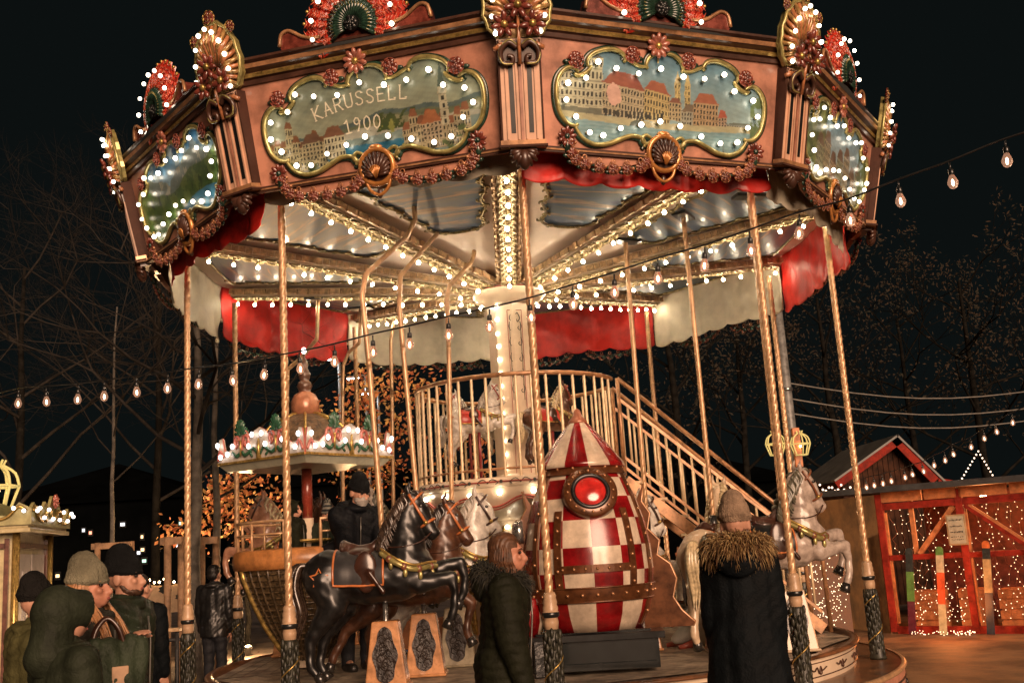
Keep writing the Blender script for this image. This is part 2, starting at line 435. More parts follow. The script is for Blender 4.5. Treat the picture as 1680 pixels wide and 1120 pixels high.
# ------------------------------------------------------------------ fascia panel pieces (local frame: x along, -y outward, z up the slope)
def pm(k): return Matrix.Rotation(PHI + (k + .5) * P36, 4, 'Z') @ Matrix.Translation((0, -RB * C18, ZB)) @ Matrix.Rotation(LEAN, 4, 'X')
def cm(k): return Matrix.Rotation(PHI + k * P36, 4, 'Z') @ Matrix.Translation((0, -RB, ZB)) @ Matrix.Rotation(LEANC, 4, 'X')
HV = .885
hw0, hw1 = RB * sin(pi / 10), RT * sin(pi / 10)
swag = [(.80, .02), (.78, -.04), (.70, -.085), (.58, -.105), (.44, -.115), (.30, -.105), (.19, -.075), (.14, -.03)]
low = [(-x, z + .02) for x, z in swag] + [(x, z + .02) for x, z in reversed(swag)]
low = [(-hw0, -.02), (-.82, -.02)] + low + [(.82, -.02), (hw0, -.02)]
mb = MB(); mb.slab(low + [(hw1, HV), (-hw1, HV)], 0, .05, 0)
panel0 = mb.build('fascia_panel', peach, car)
HALF = [(0, .82), (.07, .81), (.14, .765), (.16, .71), (.22, .70), (.28, .72), (.355, .745), (.38, .78), (.45, .80), (.535, .79), (.61, .76), (.665, .70), (.65, .645), (.69, .6), (.75, .58), (.785, .62), (.84, .62), (.89, .57), (.92, .48), (.915, .37), (.88, .28), (.82, .21), (.745, .195), (.735, .14), (.68, .09), (.585, .062), (.48, .075), (.39, .11), (.29, .145), (.2, .135), (.16, .10), (.12, .125), (.06, .15), (0, .155)]
OUTL = HALF + [(-x, z) for x, z in reversed(HALF[1:-1])]
def frame_mesh():
    mb = MB()
    def run(pts, r0, r1, curl=None):
        P = spline([(x, -.02, z) for x, z in pts], 5); n = len(P)
        mb.tube(P, [r1 + (r0 - r1) * sin(pi * min(1, max(0, i / (n - 1)))) ** .6 for i in range(n)], 7, 0)
        mb.tube([p + Vector((0, .016, 0)) + Vector((p.x, 0, p.z - .42)).normalized() * .02 for p in P], .02, 6, 1)
    for s in (1, -1):
        f = lambda pts: [(s * x, z) for x, z in pts]
        run(f([(-.02, .82), (.07, .812), (.14, .77), (.165, .71), (.145, .685)]), .020, .008)
        run(f([(.15, .70), (.22, .695), (.30, .725), (.345, .745)]), .016, .009)
        run(f([(.36, .715), (.345, .74), (.38, .785), (.46, .803), (.54, .79), (.62, .755), (.668, .70), (.66, .65)]), .021, .009)
        run(f([(.63, .66), (.655, .625), (.70, .59), (.75, .575), (.775, .59)]), .02, .010)
        run(f([(.74, .60), (.765, .62), (.81, .632), (.87, .60), (.915, .52), (.92, .40), (.89, .28), (.825, .205), (.755, .19), (.74, .21)]), .021, .009)
        run(f([(.765, .20), (.74, .15), (.69, .095), (.60, .06), (.49, .07), (.39, .11), (.29, .148), (.20, .14), (.165, .10), (.175, .07)]), .021, .009)
        run(f([(.10, .14), (.155, .165), (.19, .13), (.16, .095), (.11, .115), (.05, .15)]), .017, .010)
    return mb
frame0 = frame_mesh().build('picture_frame', [olive, greend], panel0)
def flower(mb, c, r, petals=9, m=0, mc=1, T=None, depth=.5):
    t0 = mb.T; mb.T = t0 @ Matrix.Translation(c) @ (T or Matrix.Identity(4))
    for i in range(petals):
        a = 2 * pi * i / petals
        mb.ball((0, 0, 0), (r * .24, r * .2, r * .46), m, 7, 5, Matrix.Rotation(a, 4, 'Y') @ Matrix.Translation((0, -r * .1, r * .55)) @ Matrix.Rotation(.3, 4, 'X'))
    mb.ball((0, -r * .18, 0), (r * .28, r * .2, r * .28), mc, 8, 6)
    mb.T = t0
def rose(mb, c, r, m=0, mc=1, seed=1):
    rn = random.Random(seed); t0 = mb.T; mb.T = t0 @ Matrix.Translation(c)
    for ring_, (rr, n, s) in enumerate(((.75, 7, .42), (.45, 5, .34), (.18, 3, .26))):
        for i in range(n):
            a = 2 * pi * i / n + ring_ * .5 + rn.random() * .3
            mb.ball((rr * r * cos(a), -r * .18 * ring_, rr * r * sin(a)), (r * s, r * s * .6, r * s), m, 7, 5)
            mb.tube([(r * (rr + s * .9) * cos(a + d), -r * (.2 * ring_ + .12), r * (rr + s * .9) * sin(a + d)) for d in (-.4, 0, .4)], r * .06, 4, mc)
    mb.T = t0
mb = MB(); mb.T = Matrix.Translation((-.07, -.03, .865)); flower(mb, (0, 0, 0), .105, 10, 0, 1); mb.T = Matrix.Identity(4)
mb.tube([(-.07, -.04, .80), (-.07, -.04, .73)], [.012, .004], 6, 1)
mb.build('flower_boss', [mat('dusty_pink_lacquer', (.42, .15, .10), .25, coat=.6, var=.3, scale=20), gold], panel0)
for i, (x, z) in enumerate(((-.29, .775), (.205, .775), (-.77, .69), (.735, .69))):
    mb = MB(); rose(mb, (x, -.03, z), .058, 0, 2, i)
    for s in (-1, 1): mb.ball((x + s * .06, -.012, z - .015), (.045, .012, .02), 1, 7, 5)
    mb.build('carved_rose', [maroon, greend, mat('rose_edge', (.45, .13, .08), .25, coat=.5)], panel0)
# shell medallion under the picture
mb = MB(); c = Vector((-.0, -.03, .03))
mb.ring(.135, .022, 0, Matrix.Translation(c), 28, 8)
mb.slab([(c.x + .13 * cos(i * pi / 12), c.z + .13 * sin(i * pi / 12)) for i in range(24)], -.03, .0, 1)
for i in range(13):
    a = radians(-30 + 240 * i / 12)
    mb.tube([c + Vector((0, -.02, -.07)), c + Vector((.06 * cos(a), -.045, -.04 + .06 * sin(a))), c + Vector((.112 * cos(a), -.02, .108 * sin(a)))], [.006, .012, .017], 6, 1)
    if 2 < i < 10: mb.tube([c + Vector((0, -.04, -.09)), c + Vector((.05 * cos(a), -.06, -.04 + .05 * sin(a)))], [.008, .006], 5, 0)
mb.tube(spline([(-.10, -.03, -.08), (-.07, -.04, -.15), (0, -.04, -.19), (.07, -.04, -.15), (.10, -.03, -.08)], 4), .014, 6, 0)
mb.ball((0, -.03, -.18), (.025, .02, .04), 1); mb.ball((0, -.02, .18), (.06, .03, .03), 0)
mb.build('shell_medallion', [mat('orange_gilt', (.62, .26, .07), .25, metal=.35, coat=.5, var=.25), brown], panel0)
# rail and flower garland
for s in (-1, 1):
    mb = MB()
    mb.box((s * (hw0 + .12) / 2 + s * .01, -.012, .0), (hw0 - .15, .03, .045), 0); mb.box((s * (hw0 + .12) / 2, -.02, .0), (hw0 - .16, .03, .012), 1)
    mb.build('bottom_rail', [brown, bronze], panel0)
for s in (-1, 1):
    mb = MB()
    P = spline([(s * x, -.03, z) for x, z in [(.835, .09)] + swag], 6)
    mb.tube(P, .012, 6, 2)
    n = 9
    for i in range(n):
        p = P[int((i + .7) / n * (len(P) - 1))]
        rose(mb, p + Vector((0, -.01, -.012)), .040, 0, 1, i * 3 + s)
        mb.ball(p + Vector((s * -.05, -.01, .0)), .015, 1, 6, 5)
        mb.ring(.018, .006, 1, Matrix.Translation(p + Vector((0, 0, .045))), 8, 4)
        mb.ball(p + Vector((s * .03, .01, -.03)), (.04, .01, .02), 2, 6, 4)
    flower(mb, (s * .835, -.03, .10), .08, 9, 0, 2); mb.ball((s * .83, -.03, .03), (.03, .03, .05), 2)
    mb.build('flower_garland', [maroon, mat('copper_edge', (.50, .22, .10), .25, metal=.4, coat=.4), greend], panel0)
panels = []
for k in range(10):
    o = panel0 if k == 0 else copy_tree(panel0, car)
    o.matrix_local = pm(k); panels.append(o)
    if 2 <= k <= 7:
        for q in o.children:
            if q.name.startswith('flower_garland'): q.location = (0, 0, -.27 if 3 <= k <= 6 else -.10)

# ------------------------------------------------------------------ the painted pictures
def inpoly(u, v, poly):
    r = np.zeros(u.shape, bool); n = len(poly)
    for i in range(n):
        x1, y1 = poly[i]; x2, y2 = poly[i - 1]
        c = ((y1 > v) != (y2 > v)) & (u < (x2 - x1) * (v - y1) / ((y2 - y1) or 1e-9) + x1)
        r ^= c
    return r
def nz(u, v, s, sd=0):
    r = np.zeros(u.shape); rn = np.random.RandomState(sd)
    for o in range(5):
        a = rn.rand(6) * 6.28; f_ = s * 1.9 ** o
        r += (np.sin(u * f_ * np.cos(a[0]) + v * f_ * np.sin(a[0]) + a[1]) * np.sin(v * f_ * np.cos(a[2]) - u * f_ * np.sin(a[2]) + a[3])) / 1.6 ** o
    return r / 2.2
class Paint:
    def __init__(s, nu=300, nv=124):
        s.nu, s.nv = nu, nv
        s.u, s.v = np.meshgrid(np.linspace(-.95, .95, nu), np.linspace(.03, .84, nv)); s.U, s.V = s.u, s.v
        s.u = s.U + .0055 * nz(s.U, s.V, 26, 71) + .003 * nz(s.U, s.V, 70, 72); s.v = s.V + .005 * nz(s.U, s.V, 24, 73) + .003 * nz(s.U, s.V, 66, 74)
        s.c = np.zeros((nv, nu, 3))
    def fill(s, m, col, k=1.0):
        a = (m * k)[..., None] if not np.isscalar(k) or k != 1 else m[..., None].astype(float)
        s.c = s.c * (1 - a) + np.array(col) * a
    def grad(s, lo, hi, v0, v1):
        t = np.clip((s.v - v0) / (v1 - v0), 0, 1)[..., None]; s.c = np.array(lo) * (1 - t) + np.array(hi) * t
    def mottle(s, amt, sc_, sd): s.c *= np.clip(1 + amt * nz(s.u, s.v, sc_, sd), .3, 1.8)[..., None]
    def house(s, u0, u1, v0, v1, col, roof=None, rh=.0, rows=3, cols=6, win=(.05, .05, .04), skew=0.0, wf=.5):
        vv = s.v - skew * (s.u - u0); t = (s.u - u0) / (u1 - u0)
        if roof is not None:
            ins = np.clip(np.minimum(t, 1 - t) * 4, 0, 1); s.fill((t >= -.03) & (t <= 1.03) & (vv >= v1) & (vv < v1 + rh * np.maximum(ins, .12)), roof)
        m = (t >= 0) & (t <= 1) & (vv >= v0) & (vv < v1); s.fill(m, col)
        fu = (t * cols) % 1; fv = ((vv - v0) / (v1 - v0) * rows) % 1
        s.fill(m & (abs(fu - .5) < wf / 2) & (abs(fv - .5) < .28), win)
        s.fill(m & (fv < .08), [c * .6 for c in col])
    def build(s, par, name='picture'):
        s.c *= (1 + .16 * nz(s.U * .5, s.V * 2.2, 60, 75))[..., None]; s.c += .03 * nz(s.U, s.V, 34, 76)[..., None] * np.array((1, .7, .2)); s.u, s.v = s.U, s.V
        vs = np.stack([s.u.ravel(), np.full(s.u.size, -.008), s.v.ravel()], 1)
        cu = (s.u[:-1, :-1] + s.u[1:, 1:]) / 2; cv = (s.v[:-1, :-1] + s.v[1:, 1:]) / 2
        ok = inpoly(cu, cv, OUTL); I = np.arange(s.u.size).reshape(s.u.shape)
        q = np.stack([I[:-1, :-1], I[:-1, 1:], I[1:, 1:], I[1:, :-1]], -1)[ok]
        me = bpy.data.meshes.new(name); me.from_pydata(vs.tolist(), [], q.tolist())
        at = me.color_attributes.new('paint', 'FLOAT_COLOR', 'POINT')
        s.c = np.clip(s.c, 0, 1) ** 1.15 * .78; s.c[..., 0] *= .92
        c4 = np.concatenate([np.clip(s.c, 0, 1).reshape(-1, 3), np.ones((s.u.size, 1))], 1).astype(np.float32)
        at.data.foreach_set('color', c4.ravel())
        me.materials.append(PICM)
        o = bpy.data.objects.new(name, me); COL.objects.link(o); o.parent = par
        return o
PICM = bpy.data.materials.new('painted_picture'); PICM.use_nodes = True
_n = PICM.node_tree.nodes; _a = _n.new('ShaderNodeAttribute'); _a.attribute_name = 'paint'
PICM.node_tree.links.new(_a.outputs['Color'], _n['Principled BSDF'].inputs['Base Color'])
_n['Principled BSDF'].inputs['Roughness'].default_value = .35; _n['Principled BSDF'].inputs['Coat Weight'].default_value = .2
def pic_lake():
    p = Paint(); u, v = p.u, p.v
    p.grad((.34, .36, .27), (.22, .25, .20), .45, .8); p.mottle(.12, 4, 1)
    hill = .40 + .13 * (u + .2) * .6 + .03 * np.sin(u * 5 + 1) + .012 * np.sin(u * 17)
    p.fill(v < hill, (.13, .17, .16)); p.fill(v < hill - .035, (.17, .19, .12))
    p.fill(v < hill - .07 + .02 * np.sin(u * 9), (.28, .27, .17))
    p.fill(v < .33 + .02 * np.sin(u * 8 + 2), (.42, .40, .33)); p.fill((v < .28 + .03 * u) & (u > -.35), (.24, .30, .28))
    p.fill((v < .22) & (abs(u) < .5), (.06, .20, .30))
    t = nz(u, v, 18, 4); p.fill((v < .44) & (v > .30) & (u > -.02) & (u < .36) & (t > -.1), (.09, .12, .05)); p.fill((v < .42) & (u > .0) & (u < .4) & (t > .35), (.30, .30, .10))
    rn = random.Random(3)
    for i in range(9):
        a = -.92 + i * .055; p.house(a, a + .07, .1, .27 + .1 * rn.random() + (.12 if i == 3 else 0), (.50, .44, .28), (.25, .13, .07), .05, 5, 3, skew=-.1)
    p.fill((v < .2) & (u < -.3) & (nz(u, v, 24, 8) > .2), (.12, .15, .07))
    p.house(-.62, -.44, .17, .30, (.46, .40, .26), (.20, .12, .08), .07, 4, 6, skew=.02)
    p.house(-.43, -.25, .15, .32, (.60, .55, .40), (.26, .14, .09), .08, 3, 6, skew=.05)
    for i in range(9):
        a = .24 + i * .06; p.house(a, a + .075, .1, .25 + .12 * rn.random(), (.46, .38, .25), (.30, .14, .08), .06, 4, 3)
    p.house(.40, .56, .17, .30, (.50, .40, .28), (.42, .18, .09), .10, 4, 5)
    p.house(.56, .625, .26, .56, (.52, .47, .34), None, 0, 5, 1, wf=.3); p.fill((abs(u - .592) < np.clip((.76 - v) * .17, 0, .04)) & (v > .56), (.10, .14, .12))
    p.fill(((u - .592) ** 2 + (v - .53) ** 2) < .0006, (.75, .70, .55))
    p.fill((v < .25) & (u > .55) & (nz(u, v, 26, 5) > .3), (.14, .17, .08))
    p.mottle(.16, 40, 9); return p
def pic_river():
    p = Paint(); u, v = p.u, p.v
    p.grad((.34, .44, .44), (.12, .24, .32), .40, .8); p.mottle(.16, 5, 2)
    p.house(-.92, -.53, .28, .60, (.54, .50, .36), (.10, .10, .10), .03, 5, 11, skew=.02); p.house(-.70, -.53, .55, .73, (.52, .48, .34), (.10, .10, .10), .03, 2, 5)
    p.fill((u < -.52) & (v > .27) & (v < .34) & (u > -.92), (.20, .20, .15))
    p.house(-.53, -.16, .30, .55, (.52, .44, .30), (.34, .12, .08), .11, 4, 14, skew=-.12)
    p.house(-.17, .06, .29, .53, (.56, .44, .22), (.40, .15, .09), .08, 4, 9, skew=-.16)
    for i in range(15): p.fill((abs(u + .50 - i * .035) < .011) & (v > .29) & (v < .335 + .01), (.06, .06, .05))
    for x in (.125, .215):
        p.house(x - .026, x + .026, .36, .60, (.58, .46, .22), None, 0, 5, 2, wf=.4); p.fill((abs(u - x) < np.clip((.69 - v) * .3, 0, .026)) & (v >= .60), (.55, .44, .22))
    p.house(.05, .16, .30, .44, (.52, .42, .26), (.28, .13, .09), .04, 4, 4)
    p.house(.16, .36, .27, .38, (.42, .40, .32), (.22, .17, .12), .06, 3, 8); p.house(.27, .50, .28, .46, (.50, .36, .22), (.42, .17, .10), .08, 4, 8)
    p.house(.50, .58, .28, .36, (.48, .36, .26), (.45, .14, .09), .06, 3, 3); p.house(.58, .85, .25, .31, (.30, .31, .28), (.16, .18, .15), .02, 2, 12)
    b = .29 - .015 * np.cos(u * 3); p.fill((v < b) & (v > b - .05), (.46, .42, .27)); p.fill((((u + .22) / .07) ** 2 + ((v - .235) / .045) ** 2 < 1), (.10, .12, .10))
    p.fill(v < b - .05, (.22, .34, .36)); w = np.sin(v * 240 + 3 * nz(u, v, 6, 3)) * .5 + .5; p.fill(v < b - .05, (.40, .50, .50), .35 * w)
    r = ((u + .43) ** 2 / .004 + (v - .46) ** 2 / .009); p.fill((r + .5 * nz(u, v, 30, 7) < 1), (.72, .46, .38))
    p.fill((u > .80) & (nz(u, v, 22, 5) > -.1) & (v > .12) & (v < .55), (.16, .22, .11))
    p.fill((abs(u - .55) < .004) & (v < .17), (.14, .16, .15)); p.fill((abs(u - .66) < .004) & (v < .18), (.14, .16, .15))
    p.mottle(.12, 46, 3); return p
def pic_alps():
    p = Paint(); u, v = p.u, p.v
    p.grad((.34, .48, .55), (.03, .20, .45), .45, .8); cl = nz(u, v, 5, 12); p.fill((cl > .15) & (v > .5), (.55, .62, .64), .7)
    m = .50 + .14 * np.abs(np.sin(u * 3.3 + .6)) + .04 * nz(u, v, 14, 1); p.fill(v < m, (.22, .26, .24)); p.fill((v < m) & (nz(u, v * .6, 24, 2) > .25), (.48, .44, .34))
    g = .42 + .16 * np.abs(u) + .04 * np.sin(u * 7); p.fill(v < g, (.11, .18, .05)); p.fill((v < g) & (nz(u, v, 12, 3) > .2), (.20, .26, .08)); p.fill((v < g) & (nz(u, v, 20, 6) > .45), (.04, .08, .03))
    p.fill((v < .22 + .05 * np.sin(u * 4)) & (u > -.1), (.10, .28, .42)); p.fill((v < .2) & (nz(u, v, 16, 4) > .2), (.46, .48, .44)); p.mottle(.2, 38, 5); return p
def pic_street():
    p = Paint(); u, v = p.u, p.v
    p.grad((.44, .52, .54), (.16, .28, .38), .3, .8); p.mottle(.2, 5, 6)
    t = nz(u, v, 15, 3); p.fill((u < -.35) & (t > -.5) & (v > .2), (.13, .16, .07)); p.fill((u < -.3) & (t > .2), (.24, .26, .11))
    for i in range(7):
        a = -.55 + i * .19; p.house(a, a + .18, .14, .42 + .08 * sin(i * 2.1), (.40 + .06 * (i % 3), .38, .26), (.22, .14, .09), .10, 5, 5, skew=-.1)
    p.fill(v < .16 + .05 * u, (.30, .27, .20)); p.fill((abs(u - .42) < .045) & (v < .32), (.05, .06, .05)); p.fill((u > .66) & (t > 0), (.12, .16, .08)); p.mottle(.2, 40, 5); return p
PICS = {-2: pic_alps(), -1: pic_lake(), 0: pic_river(), 1: pic_street()}
for k in (-3, 2): PICS[k] = pic_alps()
pmesh = {}
for k, p in PICS.items(): q = p.build(panels[k % 10]); pmesh[k] = q.data
for k in (-5, -4, 3, 4):
    q = bpy.data.objects.new('picture', pmesh[-2] if k % 2 else pmesh[1]); COL.objects.link(q); q.parent = panels[k % 10]
# lettering
GL = {'K': [[(0, 0), (0, 1)], [(.58, 1), (.05, .48), (.6, 0)]], 'A': [[(0, 0), (.3, 1), (.6, 0)], [(.1, .38), (.5, .38)]],
      'R': [[(0, 0), (0, 1), (.38, 1), (.55, .86), (.55, .64), (.38, .5), (0, .5)], [(.28, .5), (.6, 0)]], 'U': [[(0, 1), (0, .25), (.12, .03), (.45, .03), (.58, .25), (.58, 1)]],
      'S': [[(.55, .86), (.45, .97), (.28, 1), (.08, .92), (.05, .75), (.15, .6), (.42, .45), (.54, .3), (.5, .1), (.3, 0), (.1, .03), (0, .16)]],
      'E': [[(.5, 1), (0, 1), (0, 0), (.5, 0)], [(0, .52), (.4, .52)]], 'L': [[(0, 1), (0, 0), (.5, 0), (.5, .12)]],
      '1': [[(.1, .8), (.3, 1), (.3, 0)], [(.12, 0), (.48, 0)]], '9': [[(.5, .7), (.4, .95), (.2, 1), (.04, .8), (.08, .6), (.25, .5), (.45, .6), (.5, .75), (.46, .4), (.3, 0)]],
      '0': [[(.28, 0), (.08, .18), (.02, .5), (.08, .82), (.28, 1), (.48, .82), (.54, .5), (.48, .18), (.28, 0)]]}
def letters(mb, txt, u0, u1, vf, h):
    n = len(txt)
    for i, ch in enumerate(txt):
        t = (i + .5) / n; u = lerp(u0, u1, t); v = vf(u); an = atan2(vf(u + .01) - vf(u - .01), .02)
        mb.T = Matrix.Translation((u, -.011, v)) @ Matrix.Rotation(-an, 4, 'Y') @ Matrix.Diagonal((h * .95, 1, h, 1)) @ Matrix.Translation((-.3, 0, -.5))
        for st in GL[ch]:
            for a, b in zip(st, st[1:]):
                d = Vector((b[0] - a[0], 0, b[1] - a[1])); L = d.length or 1; nrm = Vector((-d.z, 0, d.x)) / L * .052; e = d / L * .03
                A, B = Vector((a[0], 0, a[1])) - e, Vector((b[0], 0, b[1])) + e
                mb.add([A - nrm, B - nrm, B + nrm, A + nrm], [(0, 1, 2, 3)], 0, False)
            for x, z in (st[0], st[-1]): mb.add([(x - .1, -.0006, z - .035), (x + .1, -.0006, z - .035), (x + .1, -.0006, z + .035), (x - .1, -.0006, z + .035)], [(0, 1, 2, 3)], 0, False)
    mb.T = Matrix.Identity(4)
mb = MB()
letters(mb, 'KARUSSELL', -.50, .33, lambda u: .585 - .32 * (u + .02) ** 2 if u < .02 else .585 - .22 * (u - .02) ** 2, .105)
letters(mb, '1900', -.25, .08, lambda u: .385 - .35 * (u + .08) ** 2, .105)
mb.build('lettering', mat('cream_letter_paint', (.72, .68, .52), .4, var=.15, scale=60), panels[9])
BPOS = [(-.60, .69), (-.44, .65), (-.25, .635), (-.05, .69), (.147, .64), (.338, .645), (.52, .695), (.62, .565), (.79, .503), (.84, .379), (.75, .285), (.64, .16), (.50, .14), (.32, .19), (.13, .25), (-.05, .27), (-.22, .23), (-.39, .19), (-.54, .125), (-.66, .14), (-.78, .258), (-.855, .372), (-.84, .504), (-.69, .56)]
for k in (9, 0): 
    for x, z in BPOS: bulb(panels[k], (x, -.06, z))

# ------------------------------------------------------------------ pilasters and crests at the corners
mb = MB()
mb.slab([(-.15, .03), (.15, .03), (.165, .80), (-.165, .80)], -.045, .06, 0, ms=1)
for s in (-1, 1):
    mb.box((s * .155, -.02, .41), (.014, .06, .76), 1); mb.slab([(s * .05, .1), (s * .085, .1), (s * .088, .62), (s * .053, .62)], -.049, -.04, 2)
    mb.box((s * .11, -.052, .40), (.012, .014, .70), 0); mb.box((s * .03, -.052, .40), (.012, .014, .70), 0)
mb.box((0, -.053, .40), (.022, .016, .72), 3)
mb.box((0, -.03, .015), (.34, .10, .055), 4); mb.box((0, -.04, .0), (.36, .11, .016), 1)
pil0 = mb.build('pilaster', [peachl, mat('brown_matt_edge', (.07, .03, .02), .7, spec=.2), blackp, peach, bronze], car)
mb = MB()
for i in range(7):
    a = radians(180 + 180 * i / 6); mb.tube([(0, -.02, -.03), (.07 * cos(a), -.07, -.05 + .05 * sin(a)), (.11 * cos(a), -.04, -.06 + .10 * sin(a))], [.03, .028, .012], 6)
mb.ball((0, -.05, -.1), (.05, .05, .08)); mb.box((0, -.0, -.03), (.2, .1, .03))
mb.build('acanthus_bracket', brown, pil0)
# corner crest
def crest_corner():
    mb = MB(); out = []
    n = 26
    for i in range(n):
        a = radians(-55 + 290 * i / (n - 1)); rr = 1 + .05 * (i % 2)
        x = .245 * cos(a) * rr; z = 1.02 + (.36 if sin(a) > 0 else .25) * sin(a) * rr
        out.append((x, z))
    mb.slab(out, -.03, .02, 0, ms=1)
    mb.tube([(x, -.03, z) for x, z in out], .017, 6, 1)
    for i in range(n):
        x, z = out[i]
        mb.tube([(x * .18, -.06, .95 + (z - .95) * .18), (x * .6, -.085, .97 + (z - .97) * .6), (x * .95, -.035, 1 + (z - 1) * .95)], [.01, .024, .016], 6, 0 if i % 2 else 2)
    return mb, out
mb, cout = crest_corner()
for s in (-1, 1):
    mb.tube(spline([(s * .02, -.09, .72), (s * .08, -.10, .76), (s * .14, -.09, .70), (s * .13, -.08, .62), (s * .06, -.085, .61), (s * .055, -.09, .655), (s * .09, -.09, .66)], 5), [.022] * 15 + [.018] * 16, 7, 3)
    mb.tube(spline([(s * .02, -.105, .74), (s * .08, -.118, .775), (s * .15, -.10, .70), (s * .13, -.10, .61), (s * .05, -.10, .60)], 5), .007, 5, 1)
    mb.tube([(s * .10, -.05, .76), (s * .19, -.06, .72)], [.03, .018], 6, 2)
mb.tube([(0, -.08, .60), (0, -.12, .95)], [.016, .012], 6, 2)
mb.slab([(-.12, .62), (.12, .62), (.13, .78), (-.13, .78)], -.07, 0, 3)
crest0 = mb.build('corner_crest', [mat('shell_gilt', (.50, .30, .11), .28, metal=.3, coat=.5, var=.4, scale=22), olive, mat('shell_orange', (.52, .21, .09), .28, coat=.6, var=.3, scale=22), brown], car)
for c_, r_ in (((0, -.14, 1.02), .11), ((-.105, -.12, .885), .105), ((.105, -.12, .885), .105)):
    mb = MB(); flower(mb, c_, r_, 7, 0, 1); mb.build('carved_flower', [maroon, gold], crest0)
for c_, r_ in (((0, -.03, 1.43), .06), ((-.21, -.03, 1.30), .045), ((.21, -.03, 1.30), .045)):
    mb = MB(); rose(mb, c_, r_, 0, 1, 4); mb.build('carved_rose', [maroon, gold], crest0)
CB = [(sx * x, z) for x, z in ((.165, .83), (.19, .95), (.18, 1.08), (.14, 1.2), (.075, 1.29)) for sx in (-1, 1)] + [(0, 1.33)]
crests = []; pils = []
for k in range(10):
    c = crest0 if k == 0 else copy_tree(crest0, car); c.matrix_local = cm(k); crests.append(c)
    c = pil0 if k == 0 else copy_tree(pil0, car); c.matrix_local = cm(k); pils.append(c)
for k in (0, 1, 9):
    for x, z in CB: bulb(crests[k], (x, -.105, z), .9)

# ------------------------------------------------------------------ cornice and fan crests above the pictures
mb = MB()
prof = [(RT - .01, ZT - .03), (RT + .02, ZT - .03), (RT + .03, ZT), (RT + .01, ZT + .01), (RT + .035, ZT + .02), (RT + .05, ZT + .04), (RT + .035, ZT + .058), (RT + .03, ZT + .065), (RT + .075, ZT + .085), (RT + .09, ZT + .115), (RT + .07, ZT + .13), (RT + .10, ZT + .145), (RT + .10, ZT + .165), (RT - .1, ZT + .17), (RT - .12, ZT)]
mb.lathe(prof, 10, lambda i, j: 1 if i in (4, 5) else (2 if i in (8,) else 0), a0=PHI, a1=PHI + 2 * pi, smooth=False, caps=False)
mb.build('cornice', [brown, gold, bronze], car)
MB().lathe([(RT - .06, ZT + .12), (2.0, ZT + .5), (.02, ZT + .75)], 40).build('canopy_roof', mat('dark_roof_canvas', (.02, .022, .022), .8), car)
mb = MB()
rn = random.Random(2)
for ring_, (r0, r1, n, w, y) in enumerate(((.22, .46, 19, .062, .015), (.20, .37, 17, .055, -.02), (.17, .28, 15, .045, -.05))):
    for i in range(n):
        a = radians(-24 + 228 * (i + .5 * (ring_ % 2)) / (n - 1)); ca, sa = cos(a), sin(a)
        ax = Vector((ca, 0, sa)); pe = Vector((-sa, 0, ca)); vs = []; fs = []
        for j in range(7):
            t = j / 6; ww = w * (sin(pi * (.12 + .86 * t)) ** .7) * (.55 + .6 * t); c = ax * lerp(r0, r1, t) + Vector((0, y - .03 * sin(pi * t), 0))
            vs += [c - pe * ww, c + Vector((0, -.018, 0)), c + pe * ww]
        for j in range(6): fs += [(j * 3, j * 3 + 1, j * 3 + 4, j * 3 + 3), (j * 3 + 1, j * 3 + 2, j * 3 + 5, j * 3 + 4)]
        mb.add(vs, fs, 0, False)
        for j in range(1, 6):
            t = j / 6; c = ax * lerp(r0, r1, t) + Vector((0, y - .03 * sin(pi * t) - .014, 0)); ww = w * (.4 + .5 * t)
            for s in (-1, 1): mb.tube([c, c + ax * .022 + pe * s * ww * .8], [.007, .003], 4, 1)
        mb.ball(ax * (r1 - .01) + Vector((0, y - .02, 0)), .016, 1 if ring_ else 2, 5, 4)
fan0 = mb.build('fan_crest', [redf, mat('coral_enamel', (.62, .12, .06), .28, coat=.5, var=.3, scale=30), gold], car)
mb = MB()
for i in range(25):
    a = radians(-30 + 240 * i / 24); ax = Vector((cos(a), 0, sin(a)))
    mb.tube([ax * .03 + Vector((0, -.06, 0)), ax * .12 + Vector((0, -.11, 0)), ax * .205 + Vector((0, -.075, 0))], [.008, .015, .022], 6, 0)
    mb.tube([ax * .06 + Vector((0, -.085, 0)), ax * .17 + Vector((0, -.118, 0))], .003, 4, 1)
    mb.ball(ax * .215 + Vector((0, -.08, 0)), .012, 1, 5, 4)
mb.ball((0, -.08, 0), (.06, .04, .06), 2); rose(mb, (0, -.11, 0), .05, 2, 2, 3)
mb.build('green_shell', [greend, olive, blackp], fan0)
mb = MB()
wave = [(.64, -.06), (.62, .035), (.56, .06), (.50, .03), (.44, -.01), (.34, -.04), (.22, -.03), (.1, -.02), (0, -.02)]
top = [(x, z) for x, z in wave] + [(-x, z) for x, z in reversed(wave[:-1])]
mb.slab([(-.60, -.13), (.60, -.13)] + top, -.05, .06, 0)
for s in (-1, 1): mb.tube(spline([(s * x, -.055, z) for x, z in wave], 3), .016, 6, 1)
mb.build('scroll_base', [maroon, bronze], fan0)
FB = [(.345 * cos(radians(a)), .345 * sin(radians(a))) for a in (-12, 14, 40, 64, 90, 116, 140, 166, 192)]
fans = []
def fm(k): return Matrix.Rotation(PHI + (k + .5) * P36, 4, 'Z') @ Matrix.Translation((-.055, -RT * C18 - .03, ZT + .27)) @ Matrix.Rotation(.12, 4, 'X')
for k in range(10):
    c = fan0 if k == 0 else copy_tree(fan0, car); c.matrix_local = fm(k); fans.append(c)
for k in (9, 0):
    for x, z in FB: bulb(fans[k], (x, -.1, z), .9)
